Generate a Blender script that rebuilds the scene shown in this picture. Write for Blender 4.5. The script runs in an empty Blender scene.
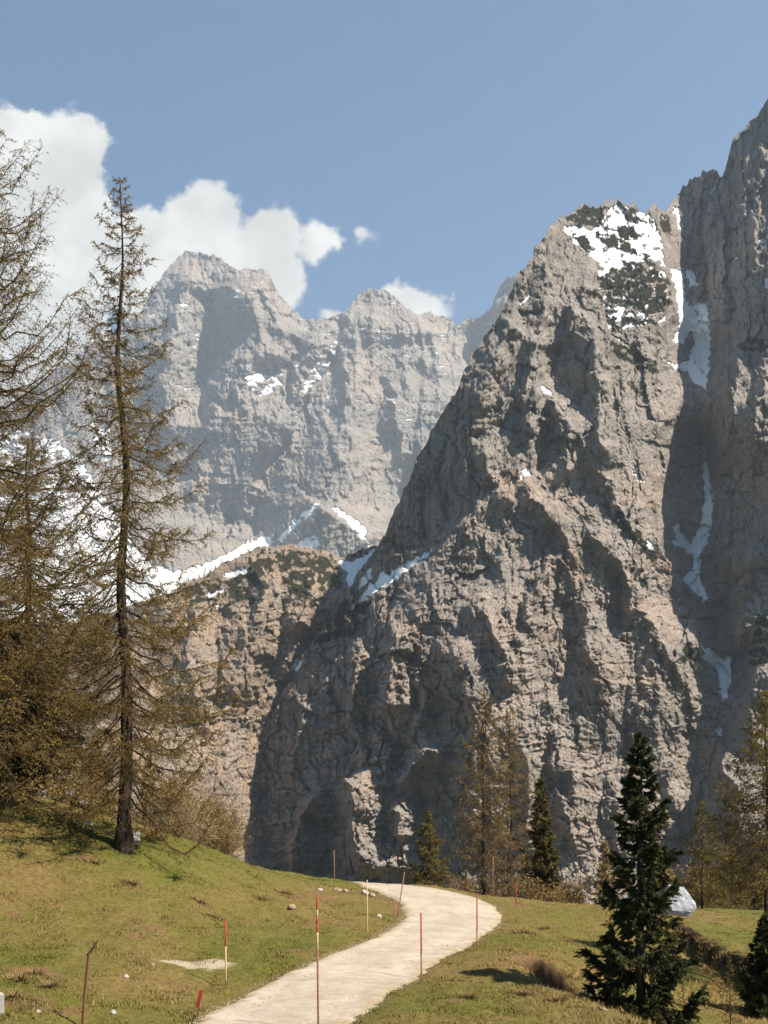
import bpy, math, random
import numpy as np

R = math.radians
C = bpy.context.scene.collection
SC = bpy.context.scene

# ------------------------------------------------------------------ camera
F, CX, HY = 1150.0, 384.0, 800.0          # focal length in pixels, centre column, row of the horizon
cam_d = bpy.data.cameras.new('camera')
cam = bpy.data.objects.new('camera', cam_d)
C.objects.link(cam)
cam_d.sensor_fit = 'VERTICAL'
cam_d.sensor_height = 24.0
cam_d.lens = F * 24.0 / 1024.0
cam_d.shift_y = (HY - 512.0) / 1024.0
cam_d.clip_start, cam_d.clip_end = 0.5, 20000.0
cam.rotation_euler = (R(90), 0, 0)
SC.camera = cam

# ------------------------------------------------------------------ light
SUN = np.array([0.54, -0.26, 0.80])
SUN = SUN / np.linalg.norm(SUN)
SUN_EL = math.asin(SUN[2])
SUN_AZ = math.atan2(SUN[0], SUN[1])
SUN_STRENGTH, SKY_STRENGTH, EXPOSURE = 5.0, 0.050, 1.22
HAZE_DENSITY = 0.000047

SC.view_settings.view_transform = 'Standard'
SC.view_settings.look = 'None'
SC.view_settings.exposure = EXPOSURE
SC.view_settings.gamma = 1.0
SC.view_settings.use_curve_mapping = False
SC.cycles.max_bounces = 6
SC.cycles.diffuse_bounces = 2
SC.cycles.volume_bounces = 1
SC.cycles.transparent_max_bounces = 8


class NT:
    """small helper round a node tree"""
    def __init__(self, tree):
        self.t = tree
        tree.nodes.clear()

    def n(self, kind, **kw):
        nd = self.t.nodes.new(kind)
        for k, v in kw.items():
            setattr(nd, k, v)
        return nd

    def set(self, sock, v):
        if hasattr(v, 'is_output') or isinstance(v, bpy.types.NodeSocket):
            self.t.links.new(v, sock)
        elif v is not None:
            sock.default_value = v

    def math(self, op, a, b=None, c=None, clamp=False):
        nd = self.n('ShaderNodeMath', operation=op)
        nd.use_clamp = clamp
        self.set(nd.inputs[0], a)
        if b is not None:
            self.set(nd.inputs[1], b)
        if c is not None:
            self.set(nd.inputs[2], c)
        return nd.outputs[0]

    def mix(self, f, a, b, blend='MIX'):
        nd = self.n('ShaderNodeMix', data_type='RGBA', blend_type=blend)
        self.set(nd.inputs[0], f)
        self.set(nd.inputs[6], a)
        self.set(nd.inputs[7], b)
        return nd.outputs[2]

    def noise(self, vec, scale, detail=4.0, rough=0.55, dist=0.0):
        nd = self.n('ShaderNodeTexNoise')
        self.set(nd.inputs['Vector'], vec)
        nd.inputs['Scale'].default_value = scale
        nd.inputs['Detail'].default_value = detail
        nd.inputs['Roughness'].default_value = rough
        nd.inputs['Distortion'].default_value = dist
        return nd.outputs[0]

    def mapr(self, v, a, b, c=0.0, d=1.0, smooth=False):
        nd = self.n('ShaderNodeMapRange')
        nd.interpolation_type = 'SMOOTHSTEP' if smooth else 'LINEAR'
        nd.clamp = True
        self.set(nd.inputs[0], v)
        for i, q in zip((1, 2, 3, 4), (a, b, c, d)):
            nd.inputs[i].default_value = q
        return nd.outputs[0]

    def scale(self, vec, s):
        nd = self.n('ShaderNodeMapping')
        self.set(nd.inputs[0], vec)
        nd.inputs['Scale'].default_value = s
        return nd.outputs[0]

    def obj(self):
        return self.n('ShaderNodeTexCoord').outputs['Object']


def rgb(r, g, b):
    return (r, g, b, 1.0)


# ------------------------------------------------------------------ sky with cumulus
world = bpy.data.worlds.new('World')
SC.world = world
world.use_nodes = True
w = NT(world.node_tree)
sky = w.n('ShaderNodeTexSky', sky_type='NISHITA')
sky.sun_disc = False
sky.sun_elevation = SUN_EL
sky.sun_rotation = SUN_AZ
sky.altitude = 1200.0
sky.air_density = 1.0
sky.dust_density = 1.4
sky.ozone_density = 1.0
tint = w.n('ShaderNodeHueSaturation')
tint.inputs['Saturation'].default_value = 1.36
tint.inputs['Value'].default_value = 1.06
w.set(tint.inputs['Color'], sky.outputs[0])
skyc = w.mix(1.0, tint.outputs[0], rgb(0.70, 0.97, 0.94), 'MULTIPLY')
d_ = w.n('ShaderNodeTexCoord').outputs['Generated']
sep = w.n('ShaderNodeSeparateXYZ')
w.set(sep.inputs[0], d_)
yy = w.math('MAXIMUM', sep.outputs[1], 0.05)
ca = w.math('DIVIDE', sep.outputs[0], yy)
cb = w.math('DIVIDE', sep.outputs[2], yy)
cv = w.n('ShaderNodeCombineXYZ')
w.set(cv.inputs[0], ca)
w.set(cv.inputs[1], cb)
cvec = cv.outputs[0]


def cloud_field(vec):
    wn = w.n('ShaderNodeTexNoise')
    w.set(wn.inputs['Vector'], vec)
    wn.inputs['Scale'].default_value = 26.0
    wn.inputs['Detail'].default_value = 3.0
    off = w.n('ShaderNodeVectorMath', operation='MULTIPLY_ADD')
    w.set(off.inputs[0], wn.outputs['Color'])
    off.inputs[1].default_value = (0.030, 0.030, 0.0)
    off.inputs[2].default_value = (-0.015, -0.015, 0.0)
    add = w.n('ShaderNodeVectorMath', operation='ADD')
    w.set(add.inputs[0], vec)
    w.set(add.inputs[1], off.outputs[0])
    p = add.outputs[0]
    field = None
    for (px, py, rx, ry) in [(28, 168, 72, 62), (-40, 150, 90, 62), (70, 150, 44, 46), (40, 265, 95, 90),
                             (70, 205, 42, 60), (160, 250, 66, 48), (213, 214, 36, 34), (196, 225, 40, 36),
                             (272, 242, 36, 34), (316, 241, 24, 20), (262, 275, 50, 40), (205, 285, 100, 70), (30, 350, 90, 70), (-40, 270, 60, 90),
                             (366, 237, 11, 8), (408, 300, 36, 20), (420, 306, 36, 22), (332, 313, 17, 10)]:
        v = w.n('ShaderNodeVectorMath', operation='MULTIPLY_ADD')
        w.set(v.inputs[0], p)
        v.inputs[1].default_value = (F / rx, F / ry, 0.0)
        v.inputs[2].default_value = (-(px - CX) / rx, -(HY - py) / ry, 0.0)
        ln = w.n('ShaderNodeVectorMath', operation='LENGTH')
        w.set(ln.inputs[0], v.outputs[0])
        k = min(rx, ry) / 40.0
        val = w.math('MULTIPLY_ADD', ln.outputs['Value'], -k, k)
        field = val if field is None else w.math('SMOOTH_MAX', field, val, 0.12)
    return field


fld = cloud_field(cvec)
n1 = w.noise(cvec, 55.0, 7.0, 0.62)
fld2 = w.math('ADD', fld, w.math('MULTIPLY_ADD', n1, 0.80, -0.40))
alpha = w.mapr(fld2, -0.04, 0.22, 0.0, 0.98, True)
n2 = w.noise(cvec, 14.0, 7.0, 0.58)
shade = w.mapr(n2, 0.36, 0.68, 0.0, 1.0, True)
ccol = w.mix(shade, rgb(0.325, 0.314, 0.284), rgb(0.450, 0.438, 0.402))
bg_sky = w.n('ShaderNodeBackground')
w.set(bg_sky.inputs[0], skyc)
bg_sky.inputs[1].default_value = SKY_STRENGTH
bg_cl = w.n('ShaderNodeBackground')
w.set(bg_cl.inputs[0], ccol)
bg_cl.inputs[1].default_value = 1.0
mx = w.n('ShaderNodeMixShader')
w.set(mx.inputs[0], alpha)
w.set(mx.inputs[1], bg_sky.outputs[0])
w.set(mx.inputs[2], bg_cl.outputs[0])
w.set(w.n('ShaderNodeOutputWorld').inputs[0], mx.outputs[0])

sun_d = bpy.data.lights.new('sun', 'SUN')
sun_d.energy = SUN_STRENGTH
sun_d.angle = R(0.53)
sun_d.color = (1.0, 0.90, 0.76)
sun = bpy.data.objects.new('sun', sun_d)
C.objects.link(sun)
from mathutils import Vector
sun.rotation_euler = Vector(SUN).to_track_quat('Z', 'Y').to_euler()
sun.location = (200, -100, 300)


# ------------------------------------------------------------------ helpers
def at(px, py, Y):
    return np.array([(px - CX) / F * Y, Y, (HY - py) / F * Y])


def hash2(ix, iy, seed):
    h = (ix.astype(np.int64) * 374761393 + iy.astype(np.int64) * 668265263 + seed * 2147483647) & 0xFFFFFFFF
    h = ((h ^ (h >> 13)) * 1274126177) & 0xFFFFFFFF
    h = ((h ^ (h >> 16)) * 2246822519) & 0xFFFFFFFF
    return ((h ^ (h >> 15)) & 0xFFFFFF) / float(0x1000000)


def pnoise(x, y, seed=0):
    ix, iy = np.floor(x), np.floor(y)
    fx, fy = x - ix, y - iy
    ux = fx * fx * fx * (fx * (fx * 6 - 15) + 10)
    uy = fy * fy * fy * (fy * (fy * 6 - 15) + 10)

    def g(ox, oy):
        a = hash2(ix + ox, iy + oy, seed) * 2 * math.pi
        return np.cos(a) * (fx - ox) + np.sin(a) * (fy - oy)
    n0 = g(0, 0) * (1 - ux) + g(1, 0) * ux
    n1_ = g(0, 1) * (1 - ux) + g(1, 1) * ux
    return (n0 * (1 - uy) + n1_ * uy) * 1.5


def fbm(x, y, seed=0, octv=4, gain=0.5):
    s, a = 0.0, 1.0
    for i in range(octv):
        s = s + a * pnoise(x, y, seed + i * 17)
        x, y, a = x * 2.03 + 13.1, y * 2.03 + 7.7, a * gain
    return s


def ridged(x, y, seed=0, octv=4, gain=0.5):
    s, a = 0.0, 1.0
    for i in range(octv):
        s = s + a * (1 - 2 * np.abs(pnoise(x, y, seed + i * 31)))
        x, y, a = x * 2.07 + 3.3, y * 2.07 + 9.1, a * gain
    return s


def blocks(x, y, seed=0, tilt=0.7, k=0.8, off=0.5):
    """bulging tilted facets with sharp cracks between them (protrusion)"""
    ix, iy = np.floor(x), np.floor(y)
    best = np.full(x.shape, -1e9)
    for ox in (-1, 0, 1):
        for oy in (-1, 0, 1):
            cx_, cy_ = ix + ox, iy + oy
            dx = x - cx_ - hash2(cx_, cy_, seed + 1)
            dy = y - cy_ - hash2(cx_, cy_, seed + 2)
            h = (off * hash2(cx_, cy_, seed + 3) + (hash2(cx_, cy_, seed + 4) - 0.5) * 2 * tilt * dx
                 + (hash2(cx_, cy_, seed + 5) - 0.5) * 1.2 * tilt * dy - k * (dx * dx + dy * dy))
            best = np.maximum(best, h)
    return best


def facets(x, y, seed=0, tilt=0.8, off=0.5, crack=0.35, ang=0.0):
    """broken rock: every cell a plane of its own tilt and set-back, dark joints between"""
    c_, s_ = math.cos(ang), math.sin(ang)
    x, y = x * c_ + y * s_, y * c_ - x * s_
    ix, iy = np.floor(x), np.floor(y)
    f1 = np.full(x.shape, 9.0)
    f2 = np.full(x.shape, 9.0)
    h1 = np.zeros(x.shape)
    for ox in (-1, 0, 1):
        for oy in (-1, 0, 1):
            cx_, cy_ = ix + ox, iy + oy
            dx = x - cx_ - hash2(cx_, cy_, seed + 1)
            dy = y - cy_ - hash2(cx_, cy_, seed + 2)
            d = np.maximum(np.abs(dx), np.abs(dy)) * 0.6 + 0.4 * np.hypot(dx, dy)
            h = off * hash2(cx_, cy_, seed + 3) + (hash2(cx_, cy_, seed + 4) - 0.5) * 2 * tilt * dx + (hash2(cx_, cy_, seed + 5) - 0.6) * 1.6 * tilt * dy
            m = d < f1
            f2 = np.where(m, f1, np.minimum(f2, d))
            f1 = np.where(m, d, f1)
            h1 = np.where(m, h, h1)
    return h1 - crack * sstep(0.10, 0.0, f2 - f1)


def sstep(a, b, x):
    t = np.clip((x - a) / (b - a), 0, 1)
    return t * t * (3 - 2 * t)


def tps_fit(P, V, reg=0.0):
    P = np.asarray(P, float)
    n = len(P)
    d2 = ((P[:, None] - P[None]) ** 2).sum(-1)
    K = 0.5 * d2 * np.log(d2 + 1e-9)
    A = np.zeros((n + 3, n + 3))
    A[:n, :n] = K + reg * np.eye(n)
    A[:n, n] = 1
    A[:n, n + 1:] = P
    A[n:, :n] = A[:n, n:].T
    b = np.zeros(n + 3)
    b[:n] = V
    return P, np.linalg.solve(A, b)


def tps_eval(fit, x, y):
    P, c = fit
    n = len(P)
    out = c[n] + c[n + 1] * x + c[n + 2] * y
    for i in range(n):
        d2 = (x - P[i, 0]) ** 2 + (y - P[i, 1]) ** 2
        out = out + c[i] * 0.5 * d2 * np.log(d2 + 1e-9)
    return out


def seg_dist(x, y, pts):
    """distance to a polyline, signed side (+ = right of travel in x-right/y-down axes), and fraction along"""
    best = np.full(x.shape, 1e9)
    side = np.zeros(x.shape)
    along = np.zeros(x.shape)
    pts = np.asarray(pts, float)
    L = np.r_[0, np.cumsum(np.hypot(*np.diff(pts, axis=0).T))]
    for i in range(len(pts) - 1):
        a, b = pts[i], pts[i + 1]
        ab = b - a
        t = np.clip(((x - a[0]) * ab[0] + (y - a[1]) * ab[1]) / (ab @ ab), 0, 1)
        dx, dy = x - a[0] - t * ab[0], y - a[1] - t * ab[1]
        d = np.hypot(dx, dy)
        cr = ab[0] * dy - ab[1] * dx
        m = d < best
        best = np.where(m, d, best)
        side = np.where(m, -np.sign(cr), side)
        along = np.where(m, (L[i] + t * (L[i + 1] - L[i])) / L[-1], along)
    return best, side, along


def in_poly(x, y, poly):
    inside = np.zeros(x.shape, bool)
    n = len(poly)
    j = n - 1
    for i in range(n):
        xi, yi = poly[i]
        xj, yj = poly[j]
        c = ((yi > y) != (yj > y)) & (x < (xj - xi) * (y - yi) / (yj - yi + 1e-12) + xi)
        inside ^= c
        j = i
    return inside


def mesh_obj(name, V, Fq, mats, parent=None, smooth=False, midx=None, attrs=None):
    V = np.ascontiguousarray(V, dtype=np.float32)
    Fq = np.ascontiguousarray(Fq, dtype=np.int32)
    me = bpy.data.meshes.new(name)
    nv, nf, k = len(V), len(Fq), Fq.shape[1]
    me.vertices.add(nv)
    me.vertices.foreach_set('co', V.ravel())
    me.loops.add(nf * k)
    me.loops.foreach_set('vertex_index', Fq.ravel())
    me.polygons.add(nf)
    me.polygons.foreach_set('loop_start', np.arange(0, nf * k, k, dtype=np.int32))
    if midx is not None:
        me.polygons.foreach_set('material_index', np.ascontiguousarray(midx, dtype=np.int32))
    me.polygons.foreach_set('use_smooth', np.full(nf, smooth, dtype=bool))
    for an, arr in (attrs or {}).items():
        at_ = me.attributes.new(an, 'FLOAT_COLOR', 'POINT')
        col = np.ones((nv, 4), np.float32)
        col[:, :3] = arr
        at_.data.foreach_set('color', col.ravel())
    me.update(calc_edges=True)
    for m in (mats if isinstance(mats, (list, tuple)) else [mats]):
        me.materials.append(m)
    o = bpy.data.objects.new(name, me)
    C.objects.link(o)
    if parent is not None:
        o.parent = parent
    return o


def tag(o, label, cat, group=None):
    o['label'] = label
    o['category'] = cat
    if group:
        o['group'] = group
    return o


def structure(o):
    o['kind'] = 'structure'
    return o


def grid_faces(nr, nc):
    i = np.arange(nr - 1)[:, None] * nc + np.arange(nc - 1)[None]
    i = i.ravel()
    return np.stack([i, i + nc, i + nc + 1, i + 1], 1)


def tubes(P, Rad, sides=3):
    """n polylines of k points -> quads of n tubes"""
    P = np.asarray(P, float)
    n, k, _ = P.shape
    Rad = np.broadcast_to(np.asarray(Rad, float), (n, k))
    T = np.gradient(P, axis=1)
    T /= np.linalg.norm(T, axis=2, keepdims=True) + 1e-9
    up = np.where(np.abs(T[..., 2:3]) > 0.9, np.array([1.0, 0, 0]), np.array([0, 0, 1.0]))
    A = np.cross(T, up)
    A /= np.linalg.norm(A, axis=2, keepdims=True) + 1e-9
    B = np.cross(T, A)
    an = np.arange(sides) * 2 * math.pi / sides
    V = P[:, :, None] + Rad[:, :, None, None] * (np.cos(an)[None, None, :, None] * A[:, :, None] + np.sin(an)[None, None, :, None] * B[:, :, None])
    base = (np.arange(n)[:, None, None] * k + np.arange(k - 1)[None, :, None]) * sides
    s = np.arange(sides)[None, None]
    s2 = (s + 1) % sides
    Fq = np.stack([base + s, base + s2, base + sides + s2, base + sides + s], -1).reshape(-1, 4)
    return V.reshape(-1, 3), Fq


class Acc:
    """collects quads for one mesh"""
    def __init__(self):
        self.V, self.F, self.M, self.A, self.n = [], [], [], [], 0

    def add(self, V, Fq, m=0, tintv=None):
        self.V.append(V)
        self.F.append(Fq + self.n)
        self.M.append(np.full(len(Fq), m))
        self.A.append(np.full((len(V), 3), 0.5) if tintv is None else tintv)
        self.n += len(V)

    def build(self, name, mats, parent=None, smooth=False):
        return mesh_obj(name, np.concatenate(self.V), np.concatenate(self.F), mats, parent, smooth,
                        np.concatenate(self.M), {'tint': np.concatenate(self.A)})


# ------------------------------------------------------------------ materials
def new_mat(name):
    m = bpy.data.materials.new(name)
    m.use_nodes = True
    t = NT(m.node_tree)
    out = t.n('ShaderNodeOutputMaterial')
    b = t.n('ShaderNodeBsdfPrincipled')
    b.inputs['Roughness'].default_value = 0.95
    b.inputs['Specular IOR Level'].default_value = 0.12
    t.set(out.inputs[0], b.outputs[0])
    return m, t, b


def bump(t, b, h, dist, strength=1.0):
    nd = t.n('ShaderNodeBump')
    nd.inputs['Strength'].default_value = strength
    nd.inputs['Distance'].default_value = dist
    t.set(nd.inputs['Height'], h)
    t.set(b.inputs['Normal'], nd.outputs[0])


def rock_material(name, unit, light, dark, warm, snow=(0.80, 0.815, 0.83), veg=(0.030, 0.031, 0.015), bumpk=1.0):
    """unit = metres per picture detail; mask colour: R snow, G dwarf pine, B warm stain"""
    m, t, b = new_mat(name)
    o = t.obj()
    at_ = t.n('ShaderNodeAttribute')
    at_.attribute_name = 'mask'
    sp = t.n('ShaderNodeSeparateColor')
    t.set(sp.inputs[0], at_.outputs['Color'])
    big = t.noise(o, 0.012 / unit, 5, 0.6)
    mid = t.noise(o, 0.06 / unit, 6, 0.65)
    streak = t.noise(t.scale(o, (1.0, 1.0, 0.14)), 0.09 / unit, 5, 0.65)
    fine = t.noise(o, 0.32 / unit, 5, 0.7)
    v = t.math('ADD', t.math('MULTIPLY', big, 0.35), t.math('ADD', t.math('MULTIPLY', mid, 0.30), t.math('MULTIPLY', streak, 0.35)))
    base = t.mix(t.mapr(v, 0.36, 0.64), rgb(*dark), rgb(*light))
    base = t.mix(t.mapr(streak, 0.55, 0.72, 0.0, 0.75), base, rgb(*[c * 0.42 for c in dark]))
    wn = t.mapr(t.noise(o, 0.03 / unit, 5, 0.6), 0.35, 0.7)
    base = t.mix(t.math('MULTIPLY', sp.outputs[2], t.math('MULTIPLY_ADD', wn, 0.7, 0.3)), base, rgb(*warm))
    base = t.mix(t.mapr(fine, 0.50, 0.30, 0.0, 0.8), base, t.mix(1.0, base, rgb(1.35, 1.33, 1.3), 'MULTIPLY'))
    base = t.mix(t.mapr(fine, 0.55, 0.72, 0.0, 0.85), base, t.mix(1.0, base, rgb(0.45, 0.44, 0.43), 'MULTIPLY'))
    bandn = t.noise(t.scale(o, (0.10, 0.10, 1.0)), 0.085 / unit, 5, 0.65, 0.4)
    base = t.mix(t.mapr(bandn, 0.52, 0.66, 0.0, 0.55), base, t.mix(1.0, base, rgb(0.52, 0.50, 0.48), 'MULTIPLY'))
    base = t.mix(t.mapr(bandn, 0.46, 0.34, 0.0, 0.5), base, t.mix(1.0, base, rgb(1.25, 1.22, 1.18), 'MULTIPLY'))
    st2 = t.noise(t.scale(o, (1.0, 1.0, 0.10)), 0.035 / unit, 6, 0.7)
    base = t.mix(t.mapr(st2, 0.54, 0.68, 0.0, 0.6), base, t.mix(1.0, base, rgb(0.50, 0.49, 0.48), 'MULTIPLY'))
    vg = t.mix(t.mapr(fine, 0.35, 0.65), rgb(*[c * 0.5 for c in veg]), rgb(*[c * 1.15 for c in veg]))
    base = t.mix(sp.outputs[1], base, vg)
    base = t.mix(sp.outputs[0], base, rgb(*snow))
    t.set(b.inputs['Base Color'], base)
    vor = t.n('ShaderNodeTexVoronoi', feature='DISTANCE_TO_EDGE')
    t.set(vor.inputs['Vector'], t.scale(o, (1.0, 1.0, 0.5)))
    vor.inputs['Scale'].default_value = 0.20 / unit
    vor.inputs['Randomness'].default_value = 1.0
    crack = t.mapr(vor.outputs['Distance'], 0.0, 0.12, 0.0, 1.0)
    rough_h = t.math('ADD', t.math('MULTIPLY', crack, 0.22), 0.0)
    rough_h = t.math('ADD', rough_h, 0.0)
    rough_h = t.math('ADD', rough_h, t.math('ADD', t.math('MULTIPLY', t.noise(o, 0.22 / unit, 6, 0.7), 1.0), t.math('MULTIPLY', mid, 1.2)))
    h = t.math('MULTIPLY', rough_h, t.mapr(sp.outputs[0], 0.0, 1.0, 1.0, 0.3))
    bump(t, b, h, 4.5 * unit * bumpk, 1.0)
    return m


# ------------------------------------------------------------------ mountains
def wobble(u, v, amt, sc, seed):
    return u + amt * fbm(u / sc, v / sc, seed, 3), v + amt * fbm(u / sc + 40, v / sc + 9, seed + 5, 3)


def mountain(name, sky_pts, u0, u1, vbot, step, depth_pts, ridges, relief, masks, mat, rag, seed, back, far_k=1.0, rk=1.0):
    """A rock massif seen from the valley. Its skyline and the depth of points on it are given as picture
    coordinates plus a true distance; the surface between gets its own relief in metres, then a back slope."""
    us = np.arange(u0, u1 + step, step)
    sp = np.array(sky_pts, float)
    Sv = np.interp(us, sp[:, 0], sp[:, 1])
    slope = np.abs(np.gradient(Sv, us))
    ragk = rag / np.sqrt(1 + 0.1 * slope)
    Sv = Sv + ragk * (fbm(us / 22.0, us * 0 + 3.3, seed, 4, 0.62) * 1.1 - 0.8 * np.abs(pnoise(us / 7.0, us * 0, seed + 9)))
    nr = int((vbot - sp[:, 1].min()) / step * 0.92)
    tt = np.linspace(0, 1, nr)
    U = np.broadcast_to(us[None], (nr, len(us))).copy()
    Vv = Sv[None] + tt[:, None] * np.maximum(vbot - Sv, 8)[None]
    dp = np.array(depth_pts, float)
    fit = tps_fit(dp[:, :2] / 100.0, dp[:, 2])
    D = far_k * tps_eval(fit, U / 100.0, Vv / 100.0)
    wu, wv = wobble(U, Vv, 7.0, 38.0, seed + 50)
    wu, wv = wobble(wu, wv, 2.2, 11.0, seed + 60)
    ru, rv = wobble(U, Vv, 6.0, 45.0, seed + 70)
    ru, rv = wobble(ru, rv, 2.8, 12.0, seed + 80)
    for pts, amp, wl, wr in ridges:
        d, s, al = seg_dist(ru, rv, pts)
        wd = np.where(s < 0, wl, wr)          # polylines run downwards: - side is the picture's left
        endf = np.clip(al / 0.12, 0.25, 1) * np.clip((1 - al) / 0.2, 0.0, 1)
        x = np.clip(1 - d / wd, 0, 1)
        D -= far_k * amp * rk * endf * (0.35 * x + 0.65 * x * x)
    mk = masks(U, Vv, wu, wv)
    snow = mk[0]
    D -= far_k * relief(U, Vv, wu, wv, snow, D)
    # veg and scree on ledges
    P = np.empty((nr, len(us), 3))
    P[..., 0] = (U - CX) / F * D
    P[..., 1] = D
    P[..., 2] = (HY - Vv) / F * D
    # back slope: two more rows behind the skyline
    top = P[0]
    rows = []
    for dist_, drop in ((back * 0.08, back * 0.05), (back * 0.5, back * 0.5), (back, back * 1.1)):
        q = top.copy()
        q[:, 1] += dist_
        q[:, 2] = np.maximum(q[:, 2] - drop, -110.0)
        rows.append(q)
    P = np.concatenate([np.array(rows[::-1]), P])
    M = np.stack([mk[0], mk[1], mk[2]], -1)
    M = np.concatenate([np.repeat(M[:1], 3, 0), M])
    o = mesh_obj(name, P.reshape(-1, 3), grid_faces(P.shape[0], P.shape[1]), mat, smooth=True,
                 attrs={'mask': M.reshape(-1, 3)})
    structure(o)
    return o


def soft_poly(u, v, polys, seed, amt=2.0):
    a = u + amt * fbm(u / 6.0, v / 6.0, seed, 3)
    b = v + amt * fbm(u / 6.0 + 31, v / 6.0, seed + 3, 3)
    m = np.zeros(u.shape, bool)
    for p in polys:
        xs, ys = [q[0] for q in p], [q[1] for q in p]
        bb = (u > min(xs) - 6) & (u < max(xs) + 6) & (v > min(ys) - 6) & (v < max(ys) + 6)
        if bb.any():
            m[bb] |= in_poly(a[bb], b[bb], p)
    return m.astype(float)


# ---- near peak and the wall right of it
peak_sky = [(215, 885), (228, 855), (235, 812), (248, 765), (268, 725), (288, 683), (305, 655), (322, 628), (342, 598),
            (360, 572), (375, 548), (385, 533), (395, 514), (405, 494), (415, 470), (425, 448), (438, 425), (447, 405),
            (455, 392), (464, 372), (478, 350), (486, 336), (498, 314), (508, 296), (520, 276), (530, 262), (537, 243),
            (548, 230), (560, 218), (572, 209), (588, 205), (612, 205), (634, 208), (648, 213), (656, 207), (664, 212),
            (675, 206), (683, 190), (694, 176), (708, 171), (720, 176), (728, 160), (733, 142), (745, 132), (752, 118),
            (760, 108), (769, 96), (790, 72), (840, 30)]
peak_depth = [(480, 885, 905), (430, 880, 930), (340, 870, 1025), (240, 862, 1170), (600, 885, 915), (690, 850, 985), (765, 850, 870),
              (540, 800, 935), (620, 800, 955),
              (480, 720, 955), (400, 700, 1025), (330, 700, 1105), (265, 732, 1195), (450, 640, 985), (380, 620, 1085), (345, 600, 1175),
              (525, 480, 1065), (430, 560, 1088), (388, 532, 1140), (470, 520, 1085), (418, 470, 1138),
              (520, 420, 1110), (440, 425, 1152), (480, 400, 1126), (550, 300, 1175), (508, 300, 1190), (545, 240, 1215), (600, 208, 1320), (650, 215, 1350), (580, 260, 1240),
              (650, 330, 1235), (640, 430, 1170), (600, 400, 1150), (600, 500, 1080), (560, 600, 1020), (620, 600, 1040), (640, 700, 990), (560, 700, 970),
              (655, 270, 1290), (655, 540, 1110), (690, 640, 1060),
              (688, 260, 1400), (698, 350, 1345), (702, 450, 1285), (698, 550, 1210), (706, 620, 1150), (722, 662, 1120), (700, 760, 1055),
              (680, 200, 1450), (712, 182, 1405), (768, 105, 1375), (740, 300, 1250), (768, 300, 1190), (768, 200, 1290), (720, 400, 1210), (745, 450, 1150),
              (730, 560, 1130), (768, 560, 1070), (768, 700, 990), (755, 640, 1050), (725, 240, 1340), (730, 760, 1000),
              (830, 60, 1340), (830, 300, 1120), (830, 600, 1010), (830, 860, 860)]
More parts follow.
